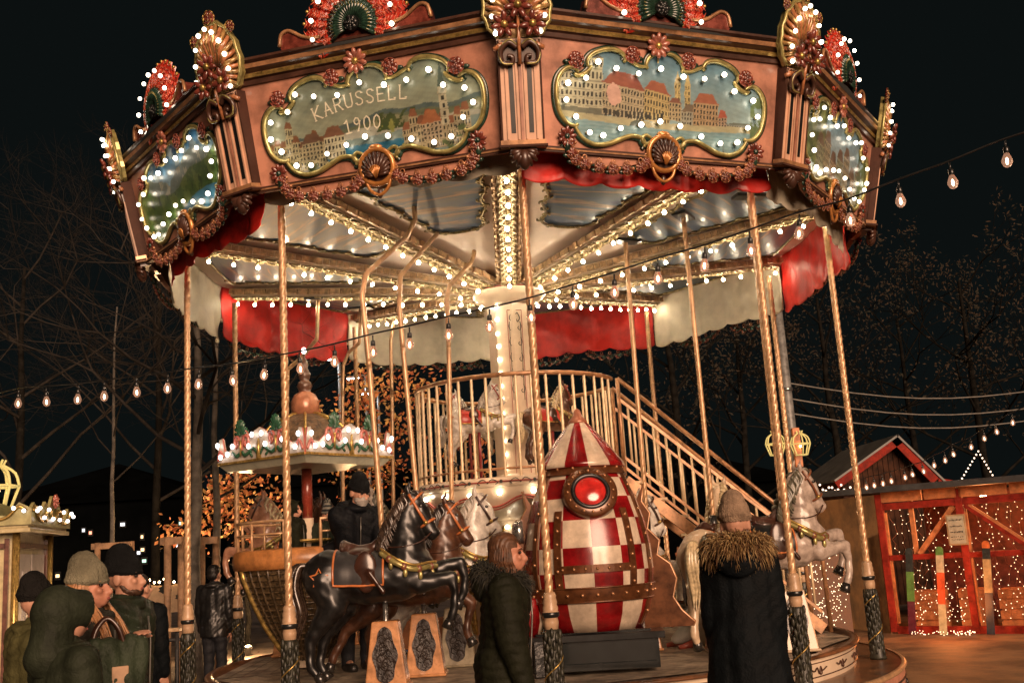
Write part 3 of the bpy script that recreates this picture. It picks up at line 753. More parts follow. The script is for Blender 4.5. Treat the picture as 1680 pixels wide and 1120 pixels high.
for k in range(10):
    if k not in (9, 0):
        for x, z in BPOS: bulb(panels[k], (x, -.06, z), 1, False)
        for x, z in FB: bulb(fans[k], (x, -.1, z), .9, False)
    if k not in (0, 1, 9):
        for x, z in CB: bulb(crests[k], (x, -.105, z), .9, False)
    for p in BP: bulb(beams[k], p, .95, False, False)

# ------------------------------------------------------------------ column, drum, upper deck
mb = MB(); mb.lathe([(.25, 2.1), (.25, 4.1)], 8, 0, a0=pi / 8 - .3, a1=pi / 8 - .3 + 2 * pi, smooth=False)
mb.lathe([(.30, 2.1), (.31, 2.13), (.27, 2.18), (.255, 2.2)], 24, 0)
column = mb.build('column', cream, car)
mb = MB(); mb.lathe([(.27, 4.04), (.28, 4.07), (.34, 4.10), (.40, 4.15), (.405, 4.18), (.385, 4.20), (.37, 4.22), (.37, 4.28), (.35, 4.31)], 40, lambda i, j: 1 if i in (4, 6) else 0)
mb.build('capital', [cream, mat('thin_red_line', (.35, .06, .04), .4)], column)
red_line = MATS['thin_red_line']
def facet(az, fn):
    mb = MB(); mb.T = Matrix.Rotation(az, 4, 'Z') @ Matrix.Translation((0, -.25 * cos(pi / 8) - .003, 0)); fn(mb); return mb
def panel_paint(mb):
    for s in (-1, 1): mb.box((s * .078, 0, 3.05), (.006, .006, 1.8), 0)
    for z in (3.95, 2.15): mb.box((0, 0, z), (.156, .006, .006), 0)
    for s in (-1, 1):
        mb.tube(spline([(0, 0, 3.88), (s * .03, 0, 3.92), (s * .055, 0, 3.86), (s * .03, 0, 3.82), (s * .02, 0, 3.85)], 5), .005, 5, 1)
        for i in range(5):
            z = 3.82 - i * .17
            mb.tube(spline([(s * .055, 0, z), (s * .068, 0, z - .05), (s * .05, 0, z - .09), (s * .03, 0, z - .07), (s * .04, 0, z - .05)], 4), .0045, 4, 1)
            mb.tube([(s * .06, 0, z), (s * .06, 0, z - .17)], .003, 4, 1)
    mb.ball((0, 0, 3.9), (.014, .006, .018), 0)
    mb.tube(spline([(0, 0, 3.9), (.0, 0, 3.8), (0, 0, 3.76)], 3), .004, 4, 1)
facet(.18, panel_paint).build('painted_panel', [red_line, mat('ink_scroll', (.03, .035, .025), .4)], column)
COLB = []
az = .18 - pi / 4
for i in range(13): COLB.append(polar(.255, az, 2.26 + i * .145))
for p in COLB: bulb(column, p, 1.0, False, 2)
# deck
mb = MB()
mb.lathe([(.2, 2.02), (1.08, 2.02), (1.12, 2.03), (1.13, 2.08), (1.11, 2.12), (.2, 2.12)], 64, 0, caps=False)
deck = mb.build('upper_deck', cream, car)
nA = 160; vs = []; fs = []
for i in range(nA):
    a = 2 * pi * i / nA; w = .05 * sin(a * 11 + 1.2)
    vs += [polar(1.10, a, 2.05), polar(1.06, a, 1.84 + w), polar(1.03, a, 1.84 + w), polar(1.05, a, 2.05)]
for i in range(nA):
    j = (i + 1) % nA
    for q in range(3): fs.append((i * 4 + q, j * 4 + q, j * 4 + q + 1, i * 4 + q + 1))
mb = MB(); mb.add(vs, fs, 0)
for dz, r in ((.02, .006), (.045, .009)): mb.tube([polar(1.072, 2 * pi * i / nA, 1.84 + dz + .05 * sin(2 * pi * i / nA * 11 + 1.2)) for i in range(nA)], r, 5, 1, closed=True)
mb.ring(1.137, .008, 1, Matrix.Translation((0, 0, 2.075)) @ Matrix.Rotation(pi / 2, 4, 'X'), 80, 5)
for i in range(22):
    a = 2 * pi * i / 22
    for s in (-1, 1): mb.tube(spline([polar(1.135, a, 2.06), polar(1.14, a + s * .04, 2.10), polar(1.14, a + s * .09, 2.07), polar(1.14, a + s * .07, 2.05)], 4), .005, 4, 2)
    mb.ball(polar(1.14, a + .12, 2.075), .018, 2, 6, 5)
mb.build('deck_apron', [cream, red_line, MATS['ink_scroll']], deck)
for i in range(22):
    a = 2 * pi * i / 22 + .1; bulb(deck, polar(1.12, a, 1.97), 1.2, False, 2)
# lower drum with gilt ornaments
mb = MB(); mb.lathe([(.62, .40), (.62, .52), (.56, .55), (.55, 1.72), (.60, 1.76), (.75, 1.86), (1.04, 2.03)], 12, 0, smooth=False, caps=False)
drum = mb.build('lower_drum', cream, car)
mb = MB()
for k in range(12):
    mb.T = Matrix.Rotation(2 * pi * k / 12 + .26, 4, 'Z') @ Matrix.Translation((0, -.56, 0))
    for s in (-1, 1):
        mb.tube(spline([(s * .03, -.01, .6), (s * .09, -.03, .72), (s * .05, -.03, .85), (s * .10, -.03, .98), (s * .06, -.03, 1.10), (s * .11, -.04, 1.24), (s * .05, -.05, 1.4), (s * .09, -.03, 1.55), (s * .04, -.02, 1.66)], 4), .02, 6, 0)
        for z in (.72, .98, 1.24, 1.5): mb.ball((s * .08, -.03, z), (.035, .025, .05), 0, 7, 5)
mb.T = Matrix.Identity(4)
mb.build('gilt_ornament', gold, drum)
for k in (11, 2, 5, 8):
    for i in range(7): bulb(drum, polar(.585, 2 * pi * k / 12 + .26, .75 + i * .15), 1, False, 2)

# railing on the upper deck (open towards the stairs)
ST0 = pi / 2 - .32; ST1 = pi / 2 + .32
mb = MB(); mb.tube([polar(1.07, ST1 + (2 * pi - (ST1 - ST0)) * i / 60, 3.12) for i in range(61)], .024, 8, 0)
mb.tube([polar(1.07, ST1 + (2 * pi - (ST1 - ST0)) * i / 60, 2.2) for i in range(61)], .014, 6, 0)
rail = mb.build('deck_railing', bronze, car)
mb = MB(); twisted(mb, (0, 0, 2.12), (0, 0, 3.12), .0155, pitch=.07, n=10, step=.012, starts=2)
balm = mat('pale_brass', (.82, .64, .40), .35, metal=.2, var=.15, coat=.2)
bal0 = mb.build('baluster', balm, rail); nb_ = 40
for i in range(nb_):
    a = ST1 + (2 * pi - (ST1 - ST0)) * (i + .2) / nb_
    o = bal0 if i == 0 else inst(bal0, rail); o.location = polar(1.07, a, 0)
# staircase running down to the right
stair = MB(); X0, X1, Z0, Z1 = 1.08, 2.95, 2.10, .42
for s in (-1, 1): stair.bar((X0, s * .34, Z0 - .05), (X1, s * .34, Z1 + .03), .04, .12, 0)
nst = 9
for i in range(nst):
    t = (i + .5) / nst; stair.box((lerp(X0, X1, t), 0, lerp(Z0, Z1, t) + .02), (.22, .64, .03), 1)
stairo = stair.build('staircase', [bronze, woodo], car, bevel=.004)
for s in (-1, 1):
    mb = MB(); y = s * .34
    mb.tube([(X0, y, Z0 + 1.02), (X1 - .05, y, Z1 + 1.02), (X1 + .06, y, Z1 + .9), (X1 + .07, y, Z1)], .022, 8)
    mb.bar((X0, y, Z0 + .80), (X1, y, Z1 + .80), .028, .028); mb.bar((X0, y, Z0 + .20), (X1, y, Z1 + .20), .028, .028)
    mb.tube([(X0, y, Z0), (X0, y, Z0 + 1.02)], .022, 8)
    h = mb.build('handrail', bronze, stairo)
    mb = MB()
    b0 = None
    for i in range(15):
        t = (i + .7) / 15.2; x = lerp(X0, X1, t); z = lerp(Z0, Z1, t)
        if b0 is None: mb = MB(); mb.tube([(0, 0, .2), (0, 0, .8)], .0135, 8); b0 = mb.build('baluster', balm, h); b = b0
        else: b = inst(b0, h)
        b.location = (x, y, z)
# fairy bulbs left over -> one part
mb = MB()
bpy.context.view_layer.update()
for par, p, s, sf in REST:
    q = par.matrix_world @ p; mb.ball(q + Vector((rb_.gauss(0, .004), rb_.gauss(0, .004), rb_.gauss(0, .004))), .0205 * s * rb_.uniform(.9, 1.06), rb_.choice((3, 1, 1, 4)) if sf is True else (2 if sf == 2 else 0), 8, 5)
rb = mb.build('small_light_bulbs', [bulbm, softm, midm, MATS['soft_bulb_dim'], MATS['soft_bulb_bright']], car); rb['kind'] = 'stuff'
# ================================================================== carved horses
PZ = .412                                       # platform top
def dapple(name, base, spot, scale=14):
    return mat(name, base, .3, coat=.4, scale=scale, col2=spot)
leather = mat('dark_saddle_leather', (.05, .02, .012), .3, coat=.5, var=.3)
strap_o = mat('orange_strap', (.55, .17, .05), .3, coat=.4, var=.2)
steel = mat('polished_steel', (.6, .6, .58), .2, metal=.9)
carvedp = mat('dark_carved_relief', (.018, .010, .008), .4, coat=.5, bump=.9, bscale=22, var=.5)
pedp = mat('amber_pedestal_paint', (.62, .30, .13), .25, coat=.6, var=.25, scale=8)
hoofm = mat('hoof_black', (.02, .018, .016), .25, coat=.5)
eye_m = mat('glass_eye', (.01, .008, .006), .05, coat=1)
def horse_body(mat_body, pose=0, voxel=.014):
    m = Melt()
    m.chain([(-.40, 0, .05), (-.12, 0, -.005), (.16, 0, .01), (.28, 0, .06)], [.205, .20, .205, .185], 16)
    m.blob((-.44, 0, .04), (.19, .18, .19))
    m.chain([(.22, 0, .10), (.235, 0, .28), (.235, 0, .44), (.275, 0, .57)], [.185, .15, .112, .088], 14)
    m.chain([(.12, 0, .18), (.125, 0, .34), (.15, 0, .48), (.22, 0, .60)], [.095, .07, .058, .048], 12)
    m.chain([(.295, 0, .605), (.355, 0, .51), (.41, 0, .41), (.452, 0, .338)], [.080, .086, .060, .056], 14)
    m.blob((.335, .035, .50), (.078, .052, .092)); m.blob((.335, -.035, .50), (.078, .052, .092))
    m.blob((.475, 0, .335), (.040, .050, .040)); m.blob((.445, 0, .298), (.036, .038, .028))
    for s in (-1, 1):
        m.bone((.268, s * .045, .655), (.262, s * .058, .71), .028, .022, 8); m.bone((.262, s * .058, .71), (.285, s * .052, .77), .022, .006, 8)
        m.blob((.365, s * .070, .555), (.03, .016, .02)); m.blob((.484, s * .035, .345), (.014, .014, .018))
    if pose == 0:
        fl = [[(.22, .02), (.33, -.06), (.60, -.02), (.615, -.15), (.60, -.28), (.565, -.36)], [(.22, .05), (.36, .01), (.655, .09), (.695, -.03), (.68, -.15), (.64, -.22)]]
        hl = [[(-.43, .0), (-.36, -.19), (-.55, -.44), (-.555, -.55), (-.55, -.66), (-.50, -.72)], [(-.43, .0), (-.30, -.20), (-.47, -.43), (-.50, -.55), (-.52, -.66), (-.48, -.72)]]
    else:
        fl = [[(.22, .02), (.30, -.08), (.46, -.20), (.42, -.33), (.40, -.44), (.43, -.50)], [(.22, .05), (.36, -.02), (.62, .0), (.66, -.14), (.655, -.28), (.66, -.36)]]
        hl = [[(-.43, .0), (-.40, -.19), (-.62, -.36), (-.68, -.48), (-.74, -.57), (-.76, -.63)], [(-.43, .0), (-.30, -.20), (-.44, -.43), (-.44, -.55), (-.45, -.66), (-.40, -.70)]]
    hoofs = []
    for ls, rr in ((fl, [.11, .085, .048, .034, .036, .034]), (hl, [.165, .115, .056, .04, .04, .036])):
        for i, L in enumerate(ls):
            y = -.10 if i == 0 else .10; k = len(L)
            P = [(x, y * (1.0 if j else .7), z) for j, (x, z) in enumerate(L)]
            m.chain(P, rr, 12)
            d = (Vector(P[-1]) - Vector(P[-2])).normalized(); hoofs.append((Vector(P[-1]), d))
    def post(co, no):
        r = .004 * np.sin(co[:, 0] * 40 + co[:, 2] * 22) * np.sin(co[:, 2] * 33 + co[:, 1] * 25)
        return co + no * r[:, None]
    return m, hoofs, post
HB = {}
def horse(root_loc, yaw, zb, body, mane, name_label, polepts=None, pose=0, scale=1.0, ped=True, tack=True, blanket=None, trim=None, group='carved horses on the carousel', plain_pole=None, pedm=None, tailm=None, strap=None, bend=0):
    root = tag(empty('carousel_horse', root_loc, yaw, scale), name_label, 'carousel horse', group)
    L = (0, 0, zb)
    if pose not in HB:
        m, hf, po = horse_body(None, pose); HB[pose] = (m, hf, po)
    m, hoofs, po = HB[pose]
    key = ('b', pose)
    if key not in HB: 
        o = m.melt('horse_body', [body], root, .0135, 5, po); HB[key] = o.data
    else:
        me = HB[key].copy(); me.materials[0] = body; o = bpy.data.objects.new('horse_body', me); COL.objects.link(o); o.parent = root
    o.location = L
    for p, d in hoofs:
        mb = MB(); T = Matrix.Translation(p) @ d.to_track_quat('Z', 'Y').to_matrix().to_4x4(); mb.lathe([(.034, -.012), (.042, .02), (.05, .062), (.04, .066)], 14, 0, T=T); mb.build('hoof', hoofm, root, loc=L)
    mb = MB(); rn = random.Random(int(zb * 1000))
    for i in range(30):              # mane falls on both sides of the crest
        t = i / 29; b = Vector((lerp(.035, .26, t ** 1.6), 0, lerp(.24, .655, t))); s = -1 if i % 4 else 1
        q = [b + Vector((0, s * .02, .0)), b + Vector((-.035, s * .065, -.01)), b + Vector((-.02 + .02 * rn.random(), s * (.105 - .03 * t), -.07)), b + Vector((-.035, s * (.115 - .03 * t), -.13)), b + Vector((.0, s * (.12 - .035 * t), -.19 - .03 * rn.random()))]
        mb.tube(spline(q, 3), [.019, .021, .022, .022, .021, .020, .018, .016, .014, .012, .010, .007, .004], 6)
    for i in range(5): mb.tube(spline([(.27, .02 - i * .01, .67), (.34, .03 - i * .015, .675), (.385, .03 - i * .015, .60)], 4), [.013] * 5 + [.009, .007, .005, .003], 6)
    mb.build('mane', mane, root, loc=L)
    mb = MB()
    for i in range(11):
        a = i * 2.4; w = .03 * (i / 11) ** .5
        o_ = Vector((w * cos(a), w * sin(a), 0))
        q = [Vector((-.585, 0, .13)) + o_ * .4, Vector((-.66, 0, .12)) + o_, Vector((-.70, .0, -.04)) + o_ * 1.6, Vector((-.655, 0, -.25)) + o_ * 1.7, Vector((-.70, .0, -.42 - .05 * rn.random())) + o_]
        mb.tube(spline(q, 4), [.02 + .012 * sin(pi * j / 16) if j < 13 else .024 - .006 * (j - 12) for j in range(17)], 6)
    mb.build('tail', tailm or mane, root, loc=L)
    for s in (-1, 1):
        MB().ball((.370, s * .083, .556), (.017, .010, .014), 0, 10, 8).build('eye', eye_m, root, loc=L)
    if tack:
        st = strap or strap_o
        mb = MB()
        def loop(c, n, a, b, w):
            n = Vector(n).normalized(); x = Vector((0, 1, 0)); y = n.cross(x)
            mb.tube([Vector(c) + x * a * cos(2 * pi * i / 20) + y * b * sin(2 * pi * i / 20) for i in range(20)], w, 5, 0, closed=True)
        loop((.412, 0, .415), (.06, 0, -.10), .070, .068, .012); loop((.315, 0, .60), (.35, 0, -.35), .09, .096, .011)
        for s in (-1, 1):
            mb.tube(spline([(.275, s * .075, .655), (.345, s * .095, .53), (.405, s * .072, .42)], 5), .013, 5, 0); mb.ball((.405, s * .075, .42), .02, 1, 8, 6)
            mb.tube(spline([(.45, s * .06, .345), (.36, s * .12, .27), (.22, s * .16, .24), (.08, s * .10, .24)], 5), .006, 5, 2)
        mb.build('bridle', [st, gold, leather], root, loc=L)
        R = .222; n1, n2 = 10, 26; vs = []; fs = []
        for i in range(n1 + 1):
            for j in range(n2 + 1):
                a = radians(-105 + 210 * j / n2); x = lerp(-.34, .06, i / n1); rr = R + .004 * sin(x * 40)
                vs.append((x, rr * sin(a) * .98, rr * cos(a) + .012 + .05 * max(0, (-x - .12)) ))
        fs = [(i * (n2 + 1) + j, (i + 1) * (n2 + 1) + j, (i + 1) * (n2 + 1) + j + 1, i * (n2 + 1) + j + 1) for i in range(n1) for j in range(n2)]
        mb = MB(); mb.add(vs, fs, 0)
        lp = [vs[j] for j in range(n2 + 1)] + [vs[i * (n2 + 1) + n2] for i in range(1, n1 + 1)] + [vs[n1 * (n2 + 1) + j] for j in range(n2 - 1, -1, -1)] + [vs[i * (n2 + 1)] for i in range(n1 - 1, 0, -1)]
        mb.tube(lp, .010, 6, 1, closed=True)
        ox = mb.build('saddle_blanket', [blanket or blackp, trim or strap_o], root, loc=L)
        m2 = Melt()
        m2.chain([(-.27, 0, .265), (-.16, 0, .225), (-.04, 0, .245), (.02, 0, .31)], [.05, .05, .045, .03], 10)
        m2.chain([(-.28, -.07, .25), (-.28, 0, .29), (-.28, .07, .25)], [.03, .035, .03], 10)
        m2.blob((-.14, 0, .20), (.15, .13, .055))
        for s in (-1, 1):
            m2.blob((-.08, s * .19, .06), (.10, .035, .17)); m2.bone((-.05, s * .225, .06), (.06, s * .235, -.10), .018, .024, 8)
        m2.melt('saddle', leather, root, .012, 4).location = L
        mb = MB()
        for s in (-1, 1):                # breast collar with carved flowers
            P = spline([(.04, s * .16, .20), (.16, s * .225, .12), (.30, s * .20, .06), (.42, s * .10, .07), (.465, 0, .07)], 6)
            mb.tube(P, .024, 6, 0)
            mb.tube([p + Vector((0, 0, .035)) for p in P], .012, 5, 1)
            for i in range(4):
                p = P[4 + i * 5]; mb.ball(p + Vector((0, s * .012, 0)), (.028, .016, .03), 2, 8, 6); mb.ball(p + Vector((0, s * .022, 0)), .011, 1, 6, 5)
                mb.ball(p + Vector((.01, s * .008, -.05)), (.02, .012, .035), 0, 6, 5)
        mb.build('breast_collar', [olive, gold, mat('brown_rosette', (.20, .07, .04), .3, coat=.5)], root, loc=L)
        s5 = [(.075 * (1 if i % 2 == 0 else .5) * sin(i * pi / 5), .075 * (1 if i % 2 == 0 else .5) * cos(i * pi / 5)) for i in range(10)]
        for s in (-1, 1):
            mb = MB(); mb.tube([(-.45 + x, s * (.207 - .3 * (x * x)), .03 + z) for x, z in s5], .009, 5, 0, closed=True); mb.ball((-.45, s * .2, .03), (.05, .018, .05), 1, 10, 6); mb.build('star_badge', [strap_o, olive], root, loc=L)
    # lower support
    if ped:
        pmv = pedm or pedp
        pxo = 0.0
        if polepts:
            iv = (Matrix.Translation(root_loc) @ Matrix.Rotation(yaw, 4, 'Z')).inverted(); pxo = max(-.3, min(.15, (iv @ polepts[0]).x))
        MB().tube([(pxo, 0, .05), (pxo, 0, zb - .1)], .022, 10).build('support_tube', steel, root)
        mb = MB(); a, b, h = .17, .105, .52
        mb.add([(x * w, y * w * .8, z) for z, w in ((0, a), (h, b)) for x, y in ((-1, -1), (1, -1), (1, 1), (-1, 1))], [(0, 1, 5, 4), (1, 2, 6, 5), (2, 3, 7, 6), (3, 0, 4, 7), (4, 5, 6, 7)], 0, False)
        mb.box((0, 0, .012), (a * 2.15, a * 1.8, .024), 0)
        pd = mb.build('pedestal', pmv, root, bevel=.012); pd.rotation_euler = (0, 0, -yaw); pd.location = (pxo, 0, 0)
        mb = MB()
        pts = []
        for i in range(48):
            an = 2 * pi * i / 48; w = .094 * (1 + .12 * cos(6 * an)); zz = .265 + .215 * sin(an); x = w * cos(an) * (1.15 - .35 * (zz / h)) 
            pts.append((x, zz))
        tl = atan((a - b) * .8 / h)
        mb.slab(pts, -.012, .0, 0, Matrix.Translation((0, -a * .8 - .001, 0)) @ Matrix.Rotation(-tl, 4, 'X'))
        for i in range(10):
            an = i * 2.4; mb.T = Matrix.Translation((0, -a * .8 - .012, 0)) @ Matrix.Rotation(-tl, 4, 'X')
            mb.ring(.03, .006, 1, Matrix.Translation((.028 * cos(an), -.004, .12 + .03 * i)), 10, 5, 0, 4.5)
        mb.build('carved_panel', [carvedp, mat('dull_bronze_relief', (.03, .02, .014), .35, metal=.3, coat=.2)], pd)
    # pole above
    mb = MB()
    if polepts:
        inv = root.matrix_world if False else (Matrix.Translation(root_loc) @ Matrix.Rotation(yaw, 4, 'Z') @ Matrix.Scale(scale, 4)).inverted()
        P = [inv @ p for p in polepts]
        Q = []
        for i, p in enumerate(P):
            if 0 < i < len(P) - 1:
                for t in (.22, .12, .04): Q.append(p.lerp(P[i - 1], t * min(1, .5 / (p - P[i - 1]).length)))
                for t in (.04, .12, .22): Q.append(p.lerp(P[i + 1], t * min(1, .5 / (p - P[i + 1]).length)))
            else: Q.append(p)
        mb.tube(spline(Q, 3), .023 / scale, 10)
        twisted(mb, P[0], P[1].lerp(P[0], .12) if len(P) > 2 else P[1], .0245 / scale, pitch=.075, n=10, step=.014)
        mb.tube([P[0] + Vector((0, 0, -.14)), P[0] + Vector((0, 0, .03))], .034, 10, 1)
        e = P[-1]; mb.box((e.x, e.y, e.z - .005), (.30 / scale, .14 / scale, .03), 1)
    elif plain_pole:
        mb.tube([(0, 0, zb + .1), (0, 0, plain_pole)], .022, 10)
    if mb.v: mb.build('pole', [brass, blackp], root)
    return root
def at_root(p, z=PZ): return (p.x, p.y, z)
black_h = mat('black_horse_gloss', (.010, .010, .010), .36, coat=.3, var=.4)
dark_mane = mat('dark_brown_mane', (.05, .032, .022), .25, coat=.8, var=.4, scale=25)
Y = -2.55; p = aty(622, 948, Y)
PA = [aty(628, 885, Y), aty(605, 590, Y), aty(594, 485, Y), aty(600, 450, Y + .05), aty(668, 388, Y + .4), aty(681, 360, Y + .45), aty(677, 303, Y + .45)]
horse((p.x, p.y, PZ), .0, p.z - PZ, black_h, dark_mane, 'glossy black carousel horse with orange bridle rearing in front of the gondola', PA, 0, blanket=mat('charcoal_blanket', (.03, .03, .032), .4), trim=strap_o)
bay = mat('bay_horse_gloss', (.10, .042, .022), .35, coat=.35, var=.4); bmane = mat('black_mane', (.02, .015, .012), .3, coat=.6)
white_h = dapple('white_horse_gloss', (.68, .64, .57), (.42, .39, .35)); wmane = mat('grey_mane', (.40, .36, .30), .3, coat=.5, var=.3)
Y = -1.85; p = aty(668, 955, Y)
PB = [aty(690, 880, Y), aty(660, 560, Y), aty(655, 500, Y), aty(657, 452, Y + .05), aty(716, 385, Y + .3), aty(722, 366, Y + .35), aty(715, 318, Y + .35)]
horse((PB[0].x - .04, Y, PZ), .05, p.z - PZ, bay, bmane, 'bay brown carousel horse with dark mane behind the black horse', PB, 1)
Y = -1.25; p = aty(712, 935, Y)
PC = [aty(742, 870, Y), aty(736, 560, Y), aty(733, 492, Y), aty(738, 468, Y + .03), aty(774, 430, Y + .2), aty(778, 415, Y + .22), aty(775, 374, Y + .22)]
horse((PC[0].x - .04, Y, PZ), .1, p.z - PZ, white_h, wmane, 'white carousel horse with brown bridle, farthest right of the trio led by the black horse', PC, 0, strap=leather, pedm=mat('green_gold_pedestal', (.42, .36, .24), .3, coat=.5, var=.3))
# right-hand side
grey_h = dapple('dapple_grey_horse', (.46, .38, .32), (.24, .19, .16), 11); gmane = mat('olive_grey_mane', (.12, .11, .075), .3, coat=.5, var=.4, scale=25)
Y = -1.75; p = aty(1277, 897, Y)
PG = [aty(1283, 835, Y), aty(1229, 322, Y)]
horse((p.x, Y, PZ), radians(14), p.z - PZ, grey_h, gmane, 'dapple grey carousel horse leaping beside the plywood wall', PG, 0, strap=mat('brown_strap', (.20, .07, .03), .3), pedm=mat('pale_pedestal_paint', (.56, .42, .28), .3, coat=.4))
cream_h = dapple('cream_horse_gloss', (.62, .48, .33), (.44, .33, .22), 8); cmane = mat('straw_mane', (.55, .44, .26), .3, coat=.5, var=.3, scale=25)
Y = -1.35; p = aty(1178, 912, Y)
PH_ = [aty(1170, 850, Y), aty(1121, 354, Y)]
horse((PH_[0].x, Y, PZ), radians(62), p.z - PZ, cream_h, cmane, 'cream carousel horse with straw tail partly behind the fur collar coat', PH_, 0, strap=leather, pedm=MATS['pale_pedestal_paint'])
Y = -.95; p = aty(1055, 930, Y)
PI_ = [aty(1061, 850, Y), aty(1026, 395, Y)]
horse((PI_[0].x - .27, Y, PZ), radians(22), p.z - PZ, white_h, wmane, 'white carousel horse mostly hidden behind the checkered rocket', PI_, 1, strap=leather)
# far side, facing the other way
def back_horse(px, py, Y, pts, yaw, b, m, lab, pose=0):
    P = [aty(*q) for q in pts]; zz = aty(px, py, Y)
    horse((P[0].x, Y, PZ), yaw, zz.z - PZ, b, m, lab, P, pose, strap=leather)
chest_h = dapple('chestnut_horse_gloss', (.42, .22, .14), (.25, .12, .07), 9)
back_horse(478, 910, .9, [(472, 880, .9), (471, 640, .9), (472, 606, .9), (494, 587, .85), (520, 556, .7), (522, 490, .7)], radians(178), chest_h, cmane, 'chestnut carousel horse facing left behind the brass rail of the gondola')
back_horse(560, 905, 1.9, [(563, 880, 1.9), (562, 640, 1.9), (563, 600, 1.9), (572, 578, 1.9), (590, 562, 1.75), (592, 505, 1.75)], radians(165), bay, bmane, 'bay carousel horse deep behind the man in the face mask', 1)
back_horse(640, 895, 2.2, [(646, 870, 2.2), (643, 640, 2.2), (641, 560, 2.2), (646, 530, 2.2), (660, 515, 2.1), (661, 500, 2.1)], radians(175), grey_h, gmane, 'grey carousel horse at the far back left of the drum')
# small horses on the upper deck
dz = 2.12
def deck_horse(px, py, Y, yaw, b, m, lab, pose, sc):
    p = aty(px, py, Y); horse((p.x, Y, dz), yaw, (p.z - dz) / sc, b, m, lab, None, pose, sc, ped=False, strap=red_line, blanket=mat('red_blanket', (.45, .04, .03), .3), trim=gold, group='small horses on the upper deck')
deck_horse(785, 692, -.62, .05, white_h, wmane, 'small white horse leaping right on the upper deck, with red harness', 0, .56)
deck_horse(770, 695, .45, radians(185), white_h, wmane, 'small white horse facing left on the upper deck behind the leaping one', 1, .52)
deck_horse(905, 690, -.45, radians(30), bay, cmane, 'small bay horse on the upper deck right of the column, above the rocket', 0, .56)
for o in [o for o in bpy.data.objects if o.get('group') == 'small horses on the upper deck']:
    zb = [c for c in o.children if c.name.startswith('horse_body')][0].location.z
    mb = MB(); mb.tube([(0, 0, 0), (0, 0, zb + .05)], .03, 8); mb.lathe([(.16, 0), (.15, .03), (.05, .06)], 16); mb.build('stand', [mat('red_stand', (.25, .03, .03), .3, metal=.2, coat=.5)], o)

# ================================================================== rocket ride
p = aty(973, 1036, -2.15)
rk = tag(empty('rocket_ride', (p.x, -2.15, PZ), -.06), 'red and white checkered rocket ride with a round red window and bronze straps', 'rocket ride'); rk.scale = (1.04, 1.04, 1)
redp = mat('rocket_red', (.25, .006, .008), .24, coat=.5, var=.35, scale=6); whp = mat('rocket_white', (.64, .52, .39), .24, coat=.5, var=.22, scale=6)
brz = mat('rivet_bronze', (.15, .055, .02), .3, metal=.35, coat=.4, var=.3, scale=10)
def rr(z):  # radius of the hull at height above platform
    pr = [(.33, .40), (.45, .465), (.62, .51), (.80, .53), (1.0, .52), (1.2, .485), (1.4, .425), (1.55, .365), (1.68, .31), (1.72, .29)]
    for (z0, a), (z1, b) in zip(pr, pr[1:]):
        if z <= z1: return lerp(a, b, (z - z0) / (z1 - z0))
    return pr[-1][1]
rows = [.33, .60, .66, .80, 1.0, 1.22, 1.40, 1.56, 1.68]
mb = MB(); N = 14
prof = []; rowid = []
for i in range(len(rows) - 1):
    for j in range(4):
        z = lerp(rows[i], rows[i + 1], j / 4); prof.append((rr(z), z)); rowid.append(i)
prof.append((rr(1.68), 1.68)); rowid.append(len(rows) - 2)
mb.lathe(prof, N * 4, lambda i, j: (rowid[i] + (j // 4)) % 2, a0=.08, a1=.08 + 2 * pi)
hull = mb.build('hull', [redp, whp], rk)
mb = MB(); cone = [(.37, 1.66), (.355, 1.70), (.24, 1.86), (.13, 2.0), (.06, 2.08)]
mb.lathe(cone, 48, lambda i, j: ((j + 2) // 4) % 2, a0=-.1, a1=-.1 + 2 * pi)
mb.build('nose_cone', [redp, whp], rk)
mb = MB(); mb.lathe([(.085, 2.05), (.075, 2.08), (.04, 2.12), (.026, 2.17), (.0, 2.19)], 20); mb.build('cone_tip', mat('copper_tip', (.42, .16, .09), .3, metal=.3, coat=.5), rk)
def band(z0, z1, off=.012, rv=28):
    mb = MB(); k = 4; mb.lathe([(rr(lerp(z0, z1, i / k)) + off, lerp(z0, z1, i / k)) for i in range(k + 1)], 56, 0, caps=False)
    for z in (z0, z1): mb.tube([polar(rr(z) + off, 2 * pi * i / 56, z) for i in range(56)], .008, 5, 0, closed=True)
    for i in range(rv): mb.ball(polar(rr((z0 + z1) / 2) + off + .003, 2 * pi * (i + .5) / rv, (z0 + z1) / 2), .014, 1, 7, 5)
    return mb
rivm = mat('rivet', (.55, .28, .14), .25, metal=.6)
mb = band(.57, .68); mb.build('rivet_band', [brz, rivm], rk)
mb = band(1.60, 1.70, .02, 16); mb.build('rivet_band', [brz, rivm], rk)
wa = .13                                             # azimuth of the window
def strap(a, z0, z1, w, off=.014):
    mb = MB(); k = 16; vs = []
    for i in range(k + 1):
        z = lerp(z0, z1, i / k); r = rr(z) + off; da = w / 2 / r
        vs += [polar(r - .02, a - da, z), polar(r, a - da, z), polar(r, a + da, z), polar(r - .02, a + da, z)]
    fs = [(i * 4 + q, i * 4 + q + 1, i * 4 + 5 + q, i * 4 + 4 + q) for i in range(k) for q in range(3)]
    mb.add(vs, fs, 0, False)
    for i in range(6): z = lerp(z0, z1, (i + .5) / 6); mb.ball(polar(rr(z) + off, a, z), .014, 1, 7, 5)
    return mb
for s in (-1, 1): strap(wa + s * .58, .66, 1.30, .062).build('strap', [brz, rivm], rk)
for s in (-1, 1): strap(wa + s * 1.02, .36, 1.60, .05).build('strap', [brz, rivm], rk)
mb = MB(); k = 14
